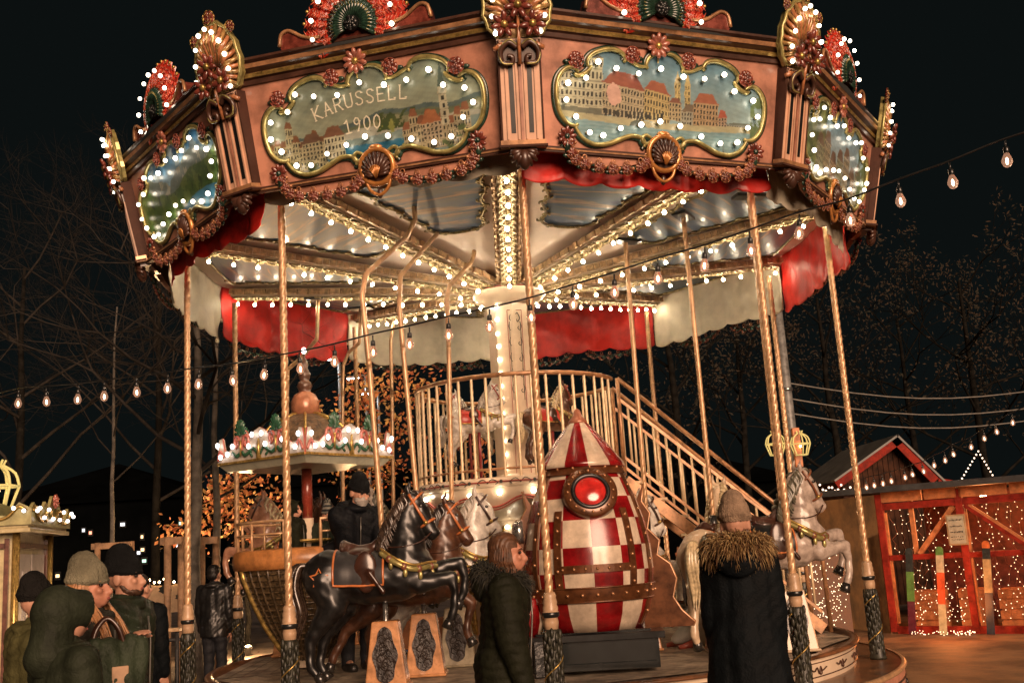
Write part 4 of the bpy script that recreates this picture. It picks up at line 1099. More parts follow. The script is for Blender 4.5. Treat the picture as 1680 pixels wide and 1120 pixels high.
for i in range(k + 1):
    a = wa - .58 + 1.16 * i / k
    if i: mb.bar(polar(rr(.83) + .008, a - 1.16 / k, .83), polar(rr(.83) + .008, a, .83), .02, .062)
for i in range(7): mb.ball(polar(rr(.83) + .02, wa - .5 + i / 6, .83), .012, 1, 7, 5)
mb.build('strap', [brz, rivm], rk)
# round window
zw = 1.43; rw = rr(zw); sl_ = atan((rr(zw + .1) - rr(zw - .1)) / .2)
Tw = Matrix.Rotation(wa, 4, 'Z') @ Matrix.Translation((0, -rw - .015, zw)) @ Matrix.Rotation(sl_, 4, 'X') @ Matrix.Scale(.88, 4) 
mb = MB(); mb.T = Tw
mb.lathe([(.15, .05), (.235, .05), (.245, .03), (.25, -.10), (.16, -.10)], 40, 0, T=Matrix.Rotation(pi / 2, 4, 'X'), caps=False)
for i in range(16): mb.ball((.205 * cos(2 * pi * i / 16), -.055, .205 * sin(2 * pi * i / 16)), .014, 1, 7, 5)
mb.build('window_ring', [brz, rivm], rk)
mb = MB(); mb.T = Tw; mb.ring(.158, .022, 0, Matrix.Translation((0, -.05, 0)), 36, 8); mb.build('window_gasket', blackp, rk)
mb = MB(); mb.T = Tw @ Matrix.Translation((0, -.035, 0)); mb.ball((0, 0, 0), (.145, .05, .145), 0, 28, 14); mb.build('red_window', mat('red_dome', (.60, .03, .025), .15, coat=1, var=.25, scale=12), rk)
# fins
def fin(a, name='fin'):
    mb = MB(); prof = [(.50, 1.50), (.47, 1.35), (.53, 1.25), (.50, 1.12), (.59, 1.02), (.56, .90), (.66, .82), (.70, .70), (.66, .55), (.72, .44), (.82, .34), (.80, .31), (.42, .31), (.42, .8), (.40, 1.3)]
    mb.slab([(x, z) for x, z in prof], -.02, .02, 0); mb.tube([(x, 0, z) for x, z in prof[:12]], .013, 6, 1)
    mb.build(name, [brz, bronze], rk, rot=(0, 0, a))
for a in (-.08, pi + .08, pi / 2 + .3): fin(a)
mb = MB()                                            # side lamp and exhaust pod on the left
mb.lathe([(.10, .30), (.135, .42), (.14, .60), (.125, .62)], 20, lambda i, j: (j // 3) % 2, c=(-.52, -.18, .0)); mb.build('exhaust_pod', [redp, whp], rk)
mb = MB(); mb.T = Matrix.Translation((-.53, -.05, 1.16)) @ Matrix.Rotation(-pi / 2, 4, 'Y'); mb.lathe([(.10, -.02), (.11, .03), (.07, .06), (.03, .075), (0, .078)], 20); mb.build('side_lamp', steel, rk)
mb = MB(); mb.box((0, 0, .285), (1.10, .80, .055), 0); mb.box((0, 0, .15), (1.0, .74, .24), 1); mb.box((0, -.06, .315), (.9, .5, .03), 1)
mb.box((0, -.372, .06), (.96, .02, .06), 1)
base = mb.build('base_box', [blackp, mat('black_mirror_panel', (.02, .024, .024), .06, coat=1, spec=1), steel], rk, bevel=.006)
mb = MB(); mb.box((0, 0, .14), (.2, .2, .28), 0); mb.box((.02, -.11, .15), (.06, .02, .24), 0)
cb = tag(mb.build('black_bag', mat('black_vinyl', (.015, .017, .018), .25, coat=.5, bump=.6, bscale=12), None, bevel=.03), 'crumpled black vinyl bag standing left of the rocket base', 'bag')
q = aty(893, 1090, -2.45); cb.location = (q.x, -2.45, PZ); cb.rotation_euler = (0, 0, .2)

# ================================================================== gondola ride with little roof
p = aty(506, 900, -.45)
gd = tag(empty('gondola_ride', (p.x, -.45, PZ), .12), 'wicker gondola ride with a square lit roof, copper onion finial and brass rail', 'gondola ride')
wick = mat('dark_wicker', (.10, .065, .03), .5, coat=.3, var=.5, scale=30)
mb = MB(); prof = [(.10, .03), (.16, .06), (.30, .20), (.46, .44), (.58, .68), (.66, .88), (.69, 1.0)]
mb.lathe(prof, 72, 0)
for i in range(36):
    a = 2 * pi * i / 36; mb.tube([polar(r + .004, a, z) for r, z in prof], .016, 5, 0)
for j in range(16):
    t = j / 15; z = .12 + .86 * t
    for (r0, z0), (r1, z1) in zip(prof, prof[1:]):
        if z0 <= z <= z1: r = lerp(r0, r1, (z - z0) / (z1 - z0)); break
    mb.tube([polar(r + .012 * (1 if i % 2 else 0), 2 * pi * i / 72, z) for i in range(72)], .010, 4, 0, closed=True)
mb.build('basket', wick, gd)
for k in range(4):
    mb = MB(); a = k * pi / 2 + .5; mb.tube([polar(r + .02, a, z) for r, z in prof], .028, 6); mb.build('basket_rib', gold, gd)
mb = MB(); mb.lathe([(.68, .96), (.735, .97), (.75, 1.05), (.73, 1.14), (.68, 1.16), (.62, 1.13), (.62, .97)], 48, 0, caps=False); mb.build('padded_rim', mat('tan_leather', (.48, .20, .06), .4, var=.3, scale=8, coat=.2), gd)
mb = MB(); mb.lathe([(.30, .02), (.28, .06), (.12, .09)], 24); mb.build('foot', cream, gd)
for k in range(4):
    mb = MB(); a0, a1 = k * pi / 2 + .25, k * pi / 2 + 1.32
    mb.tube([polar(.69, a0, 1.1)] + [polar(.70, a0, 1.36)] + [polar(.70, lerp(a0, a1, i / 8), 1.42) for i in range(9)] + [polar(.70, a1, 1.36), polar(.69, a1, 1.1)], .016, 7)
    mb.tube([polar(.70, (a0 + a1) / 2, 1.42), polar(.70, (a0 + a1) / 2, 1.1)], .013, 6); mb.tube([polar(.70, lerp(a0, a1, i / 8), 1.30) for i in range(9)], .010, 6)
    mb.build('brass_rail', brass, gd)
mb = MB(); mb.tube([(0, 0, .1), (0, 0, 1.45)], .06, 16, 1); mb.tube([(0, 0, 1.45), (0, 0, 2.02)], .055, 16, 0); mb.lathe([(.06, 1.98), (.12, 2.0), (.13, 2.02)], 24, 2); mb.lathe([(.08, 1.2), (.25, 1.22), (.25, 1.24)], 24, 2)
mb.build('centre_pole', [mat('dark_red_pole', (.30, .05, .03), .25, coat=.7), cream, gold], gd)
zr = 2.02; RS = .83
mb = MB()
mb.add([(x * RS, y * RS, zr) for x, y in ((-1, -1), (1, -1), (1, 1), (-1, 1))] + [(x * RS * .9, y * RS * .9, zr - .07) for x, y in ((-1, -1), (1, -1), (1, 1), (-1, 1))], [(4, 5, 6, 7), (0, 1, 5, 4), (1, 2, 6, 5), (2, 3, 7, 6), (3, 0, 4, 7), (0, 1, 2, 3)], 0, False)
ro = mb.build('roof', mat('pale_green_paint', (.50, .50, .38), .3, coat=.5, var=.12), gd, rot=(0, 0, pi / 4 + .07)); ro.scale = (.74, .74, 1)
side = [(-.83, 0), (.83, 0), (.83, .12), (.80, .26), (.74, .27), (.70, .14), (.60, .13), (.45, .22), (.36, .30), (.28, .32), (.18, .24), (.10, .30), (0, .33), (-.10, .30), (-.18, .24), (-.28, .32), (-.36, .30), (-.45, .22), (-.60, .13), (-.70, .14), (-.74, .27), (-.80, .26), (-.83, .12)]
for k in range(4):
    mb = MB(); mb.slab(side, -.85, -.82, 0, ms=1); mb.box((0, -.853, .012), (1.68, .012, .024), 2)
    for s in (-1, 1):
        c = Vector((s * .34, -.86, .16))
        for e in (-1, 1):
            mb.tube(spline([c + Vector((0, 0, -.04)), c + Vector((e * .06, -.01, .10)), c + Vector((e * .13, 0, .08)), c + Vector((e * .12, 0, .0)), c + Vector((e * .07, -.01, .02)), c + Vector((e * .085, 0, .055))], 5), .02, 6, 1)
            mb.tube(spline([c + Vector((0, 0, -.04)), c + Vector((e * .08, -.01, -.09)), c + Vector((e * .18, 0, -.05)), c + Vector((e * .2, 0, -.07))], 4), [.012, .018, .02, .022, .022, .02, .02, .018, .016, .014, .012, .01, .006], 6, 3)
        mb.tube([c + Vector((0, -.02, -.10)), c + Vector((0, -.02, .06))], [.008, .022], 6, 2)
        for i in range(9):
            a = radians(-10 + 200 * i / 8); mb.tube([c + Vector((0, -.01, .12)), c + Vector((.10 * cos(a), -.02, .15 + .12 * sin(a)))], [.012, .02], 6, 3)
    mb.tube([(0, -.86, .02), (0, -.87, .22)], [.04, .012], 6, 2)
    for e in (-1, 1): mb.tube(spline([(e * .02, -.86, .06), (e * .10, -.87, .13), (e * .17, -.86, .09), (e * .13, -.86, .05)], 4), .016, 6, 3); mb.tube(spline([(e * .82, -.855, .05), (e * .76, -.87, .14), (e * .70, -.86, .08)], 4), .02, 6, 1)
    f_ = mb.build('roof_crest', [mat('milk_white_enamel', (.52, .47, .40), .25, coat=.6), mat('rose_enamel', (.5, .16, .13), .25, coat=.6), gold, mat('leaf_green_enamel', (.03, .11, .06), .25, coat=.6)], ro, loc=(0, 0, zr), rot=(0, 0, k * pi / 2))
    mb = MB()
    for x, z in ((-.78, .2), (-.72, .08), (-.58, .10), (-.48, .17), (-.16, .15), (-.09, .26), (.09, .26), (.16, .15), (.48, .17), (.58, .10), (.72, .08), (.78, .2)):
        b = bpy.data.objects.new('light_bulb', GBULB) if 'GBULB' in globals() else None
        if b is None:
            q = MB(); q.ball((0, 0, 0), .027, 0, 10, 7); b = q.build('light_bulb', emis('cool_bulb', (1, .88, .84), 3.5)); GBULB = b.data
        else: COL.objects.link(b)
        b.parent = f_; b.location = (x, -.90, z)
mb = MB(); mb.lathe([(.72, 0), (.70, .12), (.62, .25), (.46, .38), (.25, .46), (.12, .48)], 8, 0, smooth=False)
for i in range(8):
    a = 2 * pi * i / 8; mb.tube([polar(r, a, z) for r, z in ((.72, 0), (.70, .12), (.62, .25), (.46, .38), (.25, .46), (.12, .48))], .022, 6, 1)
dome = mb.build('dome', [mat('scaled_dome', (.16, .10, .055), .4, var=.5, scale=16, bump=.8, bscale=18), gold], ro, loc=(0, 0, zr + .02))
mb = MB(); mb.lathe([(.12, .46), (.18, .50), (.20, .56), (.195, .63), (.15, .70), (.08, .73), (.09, .76), (.11, .79), (.09, .83), (.06, .85), (.075, .88), (.085, .92), (.06, .96), (.045, .98), (.06, 1.02), (.04, 1.06), (.015, 1.10), (.02, 1.13), (0, 1.15)], 28, lambda i, j: 1 if i > 4 else 0)
mb.build('onion_finial', [mat('copper_onion', (.52, .22, .12), .3, metal=.2, coat=.5), mat('brown_finial', (.14, .07, .045), .3, coat=.6)], ro, loc=(0, 0, zr))
mb = MB(); mb.ball((0, 0, 1.17), .035, 0); mb.build('finial_lamp', MATS['cool_bulb'], ro, loc=(0, 0, zr))

# ================================================================== white bird seat, orange and blue sleigh
p = aty(1150, 985, -.75)
m = Melt(); m.chain([(-.30, 0, .08), (-.05, 0, .16), (.25, 0, .30), (.42, 0, .52)], [.05, .17, .16, .06]); m.blob((.05, 0, .22), (.28, .20, .18)); m.chain([(.30, 0, .34), (.40, .0, .50), (.30, 0, .66), (.36, 0, .78)], [.10, .07, .055, .06])
b = tag(empty('bird_seat', (p.x, -.75, PZ), .3), 'white bird shaped seat low on the platform behind the cream horse', 'ride seat')
m.melt('bird_body', mat('white_bird_paint', (.62, .64, .58), .3, coat=.5, var=.12), b, .018, 4)
for s in (-1, 1):
    MB().tube([(-.12, s * .1, .10), (-.20, s * .12, .03), (-.34, s * .14, .015)], [.025, .04, .02], 8).build('foot', mat('coral_foot', (.5, .10, .06), .35, coat=.4), b)
p = aty(690, 1000, -.7)
s_ = tag(empty('sleigh_seat', (p.x, -.7, PZ), 0), 'orange and blue sleigh seat glimpsed under the black horse', 'ride seat')
mb = MB(); pr = [(-.38, .12), (.38, .12), (.42, .30), (.34, .46), (.20, .40), (0, .36), (-.20, .48), (-.34, .66), (-.46, .60), (-.44, .36)]
for y in (-.26, .24): MB().slab(pr, y, y + .03, 0).build('side_panel', mat('orange_sleigh_paint', (.60, .24, .10), .3, coat=.5, var=.2), s_, bevel=.008)
mb = MB(); mb.box((0, 0, .08), (.9, .6, .14), 0); mb.box((-.05, 0, .30), (.5, .48, .06), 0); mb.build('blue_base', mat('blue_sleigh_paint', (.03, .12, .30), .25, coat=.6), s_, bevel=.02)
# ================================================================== people
G = -.2
skin = mat('skin', (.52, .27, .18), .5, var=.10, scale=20)
skin_r = mat('ruddy_skin', (.50, .22, .14), .5, var=.12, scale=20)
lip = mat('lips', (.36, .11, .09), .45); hairb = mat('brown_hair', (.09, .045, .025), .5, var=.4, scale=30); hairk = mat('black_hair', (.012, .01, .009), .45, var=.3)
hairo = mat('strawberry_hair', (.46, .22, .09), .45, var=.35, scale=30)
eyew = mat('eye_dark', (.015, .012, .01), .1)
denim = mat('dark_trousers', (.018, .02, .026), .7, var=.3, bump=.3, bscale=60); shoe = mat('dark_shoe', (.02, .018, .016), .4, coat=.2)
def cloth(name, c, rough=.75, bump=.35, bs=70, coat=0): return mat(name, c, rough, var=.28, scale=7, bump=bump, bscale=bs, coat=coat, spec=.12)
def ik(S, Wt, a, b, pole):
    d = Wt - S; L = min(d.length, (a + b) * .995); d.normalize(); x = (a * a - b * b + L * L) / (2 * L); h = sqrt(max(0, a * a - x * x))
    pv = pole - d * pole.dot(d); pv.normalize(); E_ = S + d * x + pv * h; return E_, S + d * L
def hand(m, wr, fwd, palm, h, side, curl=.6):
    """palm slab, four fingers of different lengths and a thumb from the side of the palm"""
    fwd = fwd.normalized(); palm = (palm - fwd * palm.dot(fwd)).normalized(); sd = fwd.cross(palm) * side
    k = h / 1.75; c = wr + fwd * .045 * k
    for i in range(4):
        o = sd * (.030 - .020 * i) * k; b = wr + fwd * .012 * k + o * .7; kn = wr + fwd * (.092 - .006 * abs(i - 1)) * k + o
        m.bone(b, kn, .0125 * k, .0115 * k, 8)
        L = (.072, .080, .074, .058)[i] * k; cu = curl * (1 + .12 * i); p = kn; d = fwd
        for j, f_ in enumerate((.45, .32, .23)):
            an = cu * (.5, .6, .4)[j]; d = (d * cos(an) + palm * sin(an)).normalized(); q = p + d * L * f_; m.bone(p, q, (.0098 - .001 * j) * k, (.009 - .001 * j) * k, 8); p = q
    t0 = wr + fwd * .025 * k + sd * .030 * k; t1 = t0 + (fwd * .6 + sd * .65 + palm * .3).normalized() * .036 * k; t2 = t1 + (fwd * .85 + sd * .15 + palm * .4).normalized() * .032 * k
    m.bone(t0, t1, .014 * k, .0115 * k, 8); m.bone(t1, t2, .0115 * k, .009 * k, 8)
def person(label, loc, yaw, h, coat, coat_len=.48, trousers=denim, hat=None, hat_kind='beanie', hair=None, hair_kind=None, skinm=skin, puff=0, head_yaw=0.0, head_pitch=0.0, lean=0.0, targets=None, stride=0.0, hood=None, group=None, wide=1.0, fur=None, maskm=None, beard=None, vox=.0095, extra=None, flare=.0, collar=True, sit=False, hatm2=None):
    root = tag(empty('person', loc, yaw), label, 'person', group)
    inv = (Matrix.Translation(loc) @ Matrix.Rotation(yaw, 4, 'Z')).inverted()
    H = lambda x, y, z: Vector((x * h, y * h, z * h))
    def up(v):                                     # lean the upper body about the pelvis
        v = Vector(v); p = H(0, 0, .52); d = v - p
        return p + Matrix.Rotation(lean, 3, 'X') @ d if v.z > p.z else v
    hipL = [H(s * .05, 0, .515) for s in (-1, 1)]; knee = [H(s * .052, -.01 - s * stride * .10, .285) for s in (-1, 1)]
    ank = [H(s * .052, s * stride * -.13 + .012, .045 + (.03 if s * stride < 0 else 0)) for s in (-1, 1)]
    sh = [up(H(s * .105 * wide, .0, .805)) for s in (-1, 1)]
    tg = targets or {}
    el, wr = [], []
    for i, s in enumerate((-1, 1)):
        if s in tg:
            w_ = inv @ Vector(tg[s]); pole = Vector((-s * .3, .3, -.8))
        else: w_ = up(H(s * .125 * wide, -.03 + s * stride * .09, .485)); pole = Vector((s * .5, .8, 0))
        e_, w2 = ik(sh[i], w_, .165 * h, .15 * h, pole); el.append(e_); wr.append(w2)
    nk = up(H(0, .0, .84)); hc = up(H(0, -.012, .925))
    RH = Matrix.Translation(nk) @ Matrix.Rotation(head_yaw, 4, 'Z') @ Matrix.Rotation(lean * .4 + head_pitch, 4, 'X') @ Matrix.Translation(-H(0, 0, .84))
    hd = lambda x, y, z: RH @ H(x, y, z)
    R3 = RH.to_3x3().to_4x4()
    m = Melt()
    for i in (0, 1):
        m.chain([hipL[i], knee[i], ank[i]], [.052 * h, .034 * h, .024 * h]); m.bone(ank[i], ank[i] + H(0, -.075, -.025), .024 * h, .019 * h)
        m.chain([sh[i], el[i], wr[i]], [.032 * h, .025 * h, .016 * h])
        hand(m, wr[i], wr[i] - el[i], Vector((-(-1, 1)[i] * .9, -.3, -.2)) if (-1, 1)[i] not in tg else Vector((0, 0, -1)), h, (-1, 1)[i] * (1 if (-1, 1)[i] in tg else 1), .55)
    m.chain([H(-.03, 0, .53), up(H(-.03, 0, .65)), up(H(-.05, 0, .77))], [.065 * h, .058 * h, .06 * h]); m.chain([H(.03, 0, .53), up(H(.03, 0, .65)), up(H(.05, 0, .77))], [.065 * h, .058 * h, .06 * h])
    m.bone(sh[0], sh[1], .036 * h, .036 * h); m.bone(up(H(0, .005, .80)), hd(0, -.005, .89), .036 * h, .031 * h)
    m.blob(hd(0, .004, .938), (.044 * h, .054 * h, .056 * h), R3); m.blob(hd(0, -.022, .905), (.036 * h, .036 * h, .042 * h), R3)
    m.blob(hd(0, -.040, .880), (.017 * h, .014 * h, .012 * h), R3)                               # chin
    m.bone(hd(0, -.052, .935), hd(0, -.066, .908), .0052 * h, .0095 * h, 8); m.blob(hd(-.006, -.060, .906), .006 * h); m.blob(hd(.006, -.060, .906), .006 * h)
    m.blob(hd(0, -.047, .944), (.028 * h, .008 * h, .007 * h), R3)                               # brow
    m.blob(hd(0, -.055, .893), (.013 * h, .008 * h, .0045 * h), R3); m.blob(hd(0, -.0545, .886), (.011 * h, .008 * h, .005 * h), R3)
    for s in (-1, 1):
        m.blob(hd(s * .045, .006, .92), (.006 * h, .014 * h, .021 * h), R3); m.blob(hd(s * .024, -.044, .915), (.013 * h, .012 * h, .012 * h), R3)
    def post(co, no):
        e = np.zeros(len(co))
        for s in (-1, 1):
            p = np.array(hd(s * .0185, -.052, .931)); e += np.exp(-((co - p) ** 2).sum(1) / (2 * (.0085 * h) ** 2))
        return co - no * (e * .007 * h)[:, None]
    m.melt('body', skinm, root, min(vox, .0075), 3, post)
    for s in (-1, 1): MB().ball(hd(s * .0185, -.0475, .931), (.0085 * h, .006 * h, .0055 * h), 0, 10, 7, R3).build('eye', eyew, root)
    for s in (-1, 1): MB().tube([hd(s * .009, -.0525, .9405), hd(s * .02, -.0525, .944), hd(s * .030, -.047, .941)], [.0016 * h, .0022 * h, .001 * h], 6).build('eyebrow', hair or hairb, root)
    mb = MB(); mb.ball(hd(0, -.0605, .8895), (.0115 * h, .0035 * h, .0045 * h), 0, 12, 6, R3); mb.build('lips', lip, root)
    # trousers and shoes
    m = Melt()
    for i in (0, 1): m.chain([hipL[i], knee[i], ank[i] + H(0, 0, -.005)], [.060 * h, .043 * h, .036 * h])
    m.bone(H(-.035, .01, .53), H(.035, .01, .53), .072 * h, .072 * h); m.bone(H(0, .01, .5), H(0, 0, .58), .07 * h, .066 * h)
    m.melt('trousers', trousers, root, .013, 4, lambda co, no: co + no * (.004 * np.sin(co[:, 2] * 55 + 6 * co[:, 0]) * np.sin(co[:, 1] * 30))[:, None])
    for i in (0, 1):
        m = Melt(); m.chain([ank[i] + H(0, .018, -.022), ank[i] + H(0, -.03, -.025), ank[i] + H(0, -.088, -.030)], [.031 * h, .030 * h, .026 * h]); m.bone(ank[i], ank[i] + H(0, 0, .03), .033 * h, .034 * h)
        zf = (ank[i].z - .045 * h)
        m.melt('shoe', shoe, root, .010, 3, lambda co, no: np.column_stack([co[:, 0], co[:, 1], np.maximum(co[:, 2], zf)]))
    # coat
    m = Melt(); k = .012 * h * (1 + puff)
    for s in (-1, 1):
        m.chain([H(s * .042, .005, .50), up(H(s * .042, 0, .62)), up(H(s * .055 * wide, 0, .778))], [.060 * h + k, .055 * h + k, .060 * h + k], 14)
    m.bone(H(0, .012, .50), up(H(0, .010, .64)), .074 * h + k, .064 * h + k, 14); m.bone(up(H(0, .010, .64)), up(H(0, .008, .775)), .060 * h + k, .060 * h + k, 14)
    m.bone(up(H(-.09 * wide, .0, .79)), up(H(.09 * wide, 0, .79)), .048 * h + k * .6, .048 * h + k * .6)
    m.bone(up(H(0, .0, .79)), up(H(0, .0, .842)), .06 * h, .046 * h)
    for i in (0, 1):
        d = (wr[i] - el[i]).normalized(); m.chain([sh[i], el[i], wr[i] - d * .012 * h], [.038 * h + k, .032 * h + k, .025 * h + k * .5], 14)
    if coat_len < .5:
        n = 5
        for j in range(n):
            z0, z1 = lerp(.56, coat_len, j / n), lerp(.56, coat_len, (j + 1) / n)
            t0, t1 = j / n, (j + 1) / n
            m.bone(H(0, .012, z0), H(0, .012, z1), .074 * h + k + flare * h * t0 * .5, .074 * h + k + flare * h * t1 * .5)
            for s in (-1, 1): m.bone(H(s * (.045 + flare * t0 * .5), .004, z0), H(s * (.045 + flare * t1 * .5), .004, z1), .062 * h + k + flare * h * t0 * .6, .062 * h + k + flare * h * t1 * .6)
        lo = coat_len * h - .06 * h
    else: lo = .44 * h
    if collar: m.tube([up(H(.058 * cos(a), .005 + .058 * sin(a), .842)) for a in [2 * pi * i / 20 for i in range(20)]], .018 * h, 10, closed=True)
    zc_ = coat_len * h
    def cpost(co, no):
        w = np.zeros(len(co))
        if puff: w += .010 * min(1, puff * 1.3) * (np.abs(np.sin((co[:, 2] - .15 * np.abs(co[:, 0]) + .012 * np.sin(co[:, 0] * 23 + co[:, 1] * 17)) * pi / (.058))) ** .6 - .6) * (.75 + .35 * np.sin(co[:, 0] * 19 + co[:, 2] * 11) * np.sin(co[:, 1] * 21))
        w += .004 * np.sin(co[:, 2] * 31 + co[:, 0] * 19) * np.sin(co[:, 1] * 27 + co[:, 2] * 13) + .0012 * np.sin(co[:, 2] * 90 + co[:, 0] * 60 + co[:, 1] * 50)
        return co + no * w[:, None]
    m.melt('coat', coat, root, .011, 3, cpost, clear=(lambda c: c[:, 2] < zc_ - .02) if coat_len < .5 else None)
    mb = MB(); z0 = up(H(0, 0, .82)); mb.tube([up(H(0, -.070 - .006 * (1 + puff), .80)), up(H(0, -.068 - .012 * (1 + puff), .72)), up(H(0, -.066 - .012 * (1 + puff), .6)), H(0, -.070 - .012 * (1 + puff), max(coat_len, .47))], .0035 * h, 5); mb.build('zip', mat('zip_metal', (.2, .19, .17), .3, metal=.6), root)
    if hat_kind in ('beanie', 'pompom') and hat:
        m = Melt(); m.blob(hd(0, .006, .960), (.0535 * h, .064 * h, .060 * h), R3); m.blob(hd(0, .014, .995), (.041 * h, .048 * h, .046 * h), R3)
        if hat_kind == 'tall': pass
        for a in range(20): m.ball(hd(.049 * cos(a * pi / 10), .006 + .058 * sin(a * pi / 10), .950 + .008 * sin(a * pi / 10)), .010 * h, 0, 8, 6)
        plane = RH @ H(0, 0, .934); nz_ = (RH.to_3x3() @ Vector((0, 0, 1)))
        cl = lambda c: ((c - np.array(plane)) @ np.array(nz_)) < 0
        def hp(co, no):
            lx = co - np.array(hc); an = np.arctan2(lx[:, 1], lx[:, 0]); return co + no * (.0018 * np.sin(an * 60))[:, None]
        mf = (lambda c: ((((c - np.array(plane)) @ np.array(nz_)) / (.020 * h)).astype(int) % 2)) if hatm2 else None
        m.melt('hat', [hat, hatm2] if hatm2 else hat, root, .0075, 2, hp, mf, cl)
        if hat_kind == 'pompom':
            mb = MB(); c = hd(0, .015, 1.045); rn = random.Random(1)
            for i in range(160):
                d = Vector((rn.gauss(0, 1), rn.gauss(0, 1), rn.gauss(0, 1))).normalized(); mb.tube([c, c + d * .032 * h], [.004 * h, .003 * h], 4, i % 2)
            mb.build('pompom', [hat, hatm2 or hat], root)
    if hair_kind == 'short':
        m = Melt(); m.blob(hd(0, .014, .952), (.049 * h, .056 * h, .052 * h), R3); m.blob(hd(0, .035, .92), (.043 * h, .032 * h, .04 * h), R3)
        fr = RH @ H(0, -.032, .94); nf = RH.to_3x3() @ Vector((0, -1, -.9)); nf.normalize()
        m.melt('hair', hair, root, .008, 2, lambda co, no: co + no * (.003 * np.sin(co[:, 0] * 300 + co[:, 2] * 120))[:, None], clear=lambda c: ((c - np.array(fr)) @ np.array(nf)) > .004)
    if hair_kind in ('long', 'tail', 'bob'):
        m = Melt(); m.blob(hd(0, .012, .95), (.050 * h, .058 * h, .054 * h), R3); m.blob(hd(0, .035, .91), (.045 * h, .034 * h, .05 * h), R3)
        fr = RH @ H(0, -.036, .945); nf = RH.to_3x3() @ Vector((0, -1, -.75)); nf.normalize()
        ho = m.melt('hair', hair, root, .008, 2, lambda co, no: co + no * (.003 * np.sin(co[:, 0] * 300 + co[:, 1] * 200))[:, None], clear=lambda c: ((c - np.array(fr)) @ np.array(nf)) > .004)
        mb = MB(); rn = random.Random(3); Ls = {'long': .19, 'tail': .12, 'bob': .05}[hair_kind]
        for i in range(240 if hair_kind == 'long' else 260):
            if hair_kind == 'tail': x, y = rn.uniform(-.03, .03), .055 + rn.uniform(-.012, .012)
            else:
                a = rn.uniform(-.75, pi + .75); x, y = .05 * cos(a), .012 + .048 * sin(a)
            q = [hd(x * .9, y * .9, .94 + rn.uniform(-.02, .02)), hd(x * 1.12, y * 1.08, .90), hd(x * 1.35 + rn.uniform(-.01, .01), y * 1.1 - (.05 if hair_kind == 'long' else .01), .90 - Ls * .45), hd(x * 1.45 + rn.uniform(-.02, .02), y - (.085 if hair_kind == 'long' else .012), .90 - Ls * (.8 + .3 * rn.random()))]
            mb.tube(spline(q, 3), [.0035 * h] * 7 + [.003 * h, .0022 * h, .001 * h], 4)
        mb.build('hair_strands', hair, ho)
    if maskm:
        m = Melt(); m.blob(hd(0, -.030, .893), (.040 * h, .040 * h, .030 * h), R3); m.blob(hd(0, -.054, .900), (.018 * h, .018 * h, .022 * h), R3); m.blob(hd(0, -.034, .876), (.032 * h, .034 * h, .018 * h), R3)
        m.melt('face_mask', maskm, root, .007, 2, lambda co, no: co + no * (.0018 * np.sin(co[:, 2] * 260))[:, None])
    if beard:
        m = Melt(); m.blob(hd(0, -.025, .881), (.0345 * h, .033 * h, .015 * h), R3); m.blob(hd(0, -.045, .876), (.015 * h, .010 * h, .010 * h), R3)
        for s in (-1, 1): m.bone(hd(s * .034, -.004, .900), hd(s * .028, -.022, .884), .006 * h, .010 * h, 8)
        m.melt('beard', beard, root, .007, 2, lambda co, no: co + no * (.0025 * np.sin(co[:, 0] * 400 + co[:, 2] * 330))[:, None])
    if hood == 'up':
        m = Melt(); m.blob(hd(0, .022, .945), (.064 * h, .075 * h, .074 * h), R3); m.bone(hd(0, .035, .90), up(H(0, .045, .82)), .058 * h, .066 * h); m.bone(hd(0, .0, .948), hd(0, -.035, .945), .064 * h, .060 * h)
        fr = RH @ H(0, -.055, .92); nf = RH.to_3x3() @ Vector((0, -1, -.12)); nf.normalize()
        m.melt('hood', coat, root, .010, 4, lambda co, no: co + no * (.004 * np.sin(co[:, 2] * 37 + co[:, 0] * 22) * np.sin(co[:, 1] * 30))[:, None], clear=lambda c: (((c - np.array(fr)) @ np.array(nf)) > .0) & (c[:, 2] > hd(0, -.04, .862).z))
    if hood == 'down':
        m = Melt(); m.tube([up(H(.075 * cos(a), .035 + .055 * sin(a), .84 + .012 * sin(a))) for a in [2 * pi * i / 20 for i in range(20)]], .026 * h, 10, closed=True); m.blob(up(H(0, .09, .815)), (.075 * h, .035 * h, .06 * h))
        m.melt('hood', coat, root, .010, 3, cpost)
    if fur:
        mb = MB(); rn = random.Random(5); W_ = fur[1]
        for i in range(fur[2] if len(fur) > 2 else 2600):
            a = rn.random() * 2 * pi; b_ = rn.random() * 2 * pi
            c = up(H((.085 * cos(a)) * W_, .025 + .075 * W_ * sin(a), .842 + .016 * sin(a))); ra = Vector((cos(a) * cos(b_), sin(a) * cos(b_), sin(b_)))
            p = c + ra * .030 * h * W_; t = Vector((-sin(a), cos(a), 0)) * rn.uniform(-.7, .7)
            L = .025 * h * rn.uniform(.35, 1.4) * (.7 + .5 * abs(sin(a * 7 + b_ * 3))); t += Vector((rn.gauss(0, .35), rn.gauss(0, .35), .5 * sin(a * 11))); p = p + Vector((rn.gauss(0, .005), rn.gauss(0, .005), rn.gauss(0, .007))) * h; dv = (ra + t + Vector((0, 0, -.15))).normalized(); mb.tube([p - ra * .02 * h, p + dv * L * .4, p + dv * L * .75 + Vector((0, 0, -.22 * L)), p + dv * L * .95 + Vector((0, 0, -.55 * L))], [.0026 * h, .0021 * h, .0013 * h, .0003 * h], 3, i % 3, caps=False)
        mb.build('fur_trim', fur[0], root)
    if extra: extra(root, H, up, hd)
    return root
blackj = cloth('black_jacket', (.006, .007, .009), .55, .3); navy = cloth('navy_coat', (.0035, .0055, .007), .7, .3)
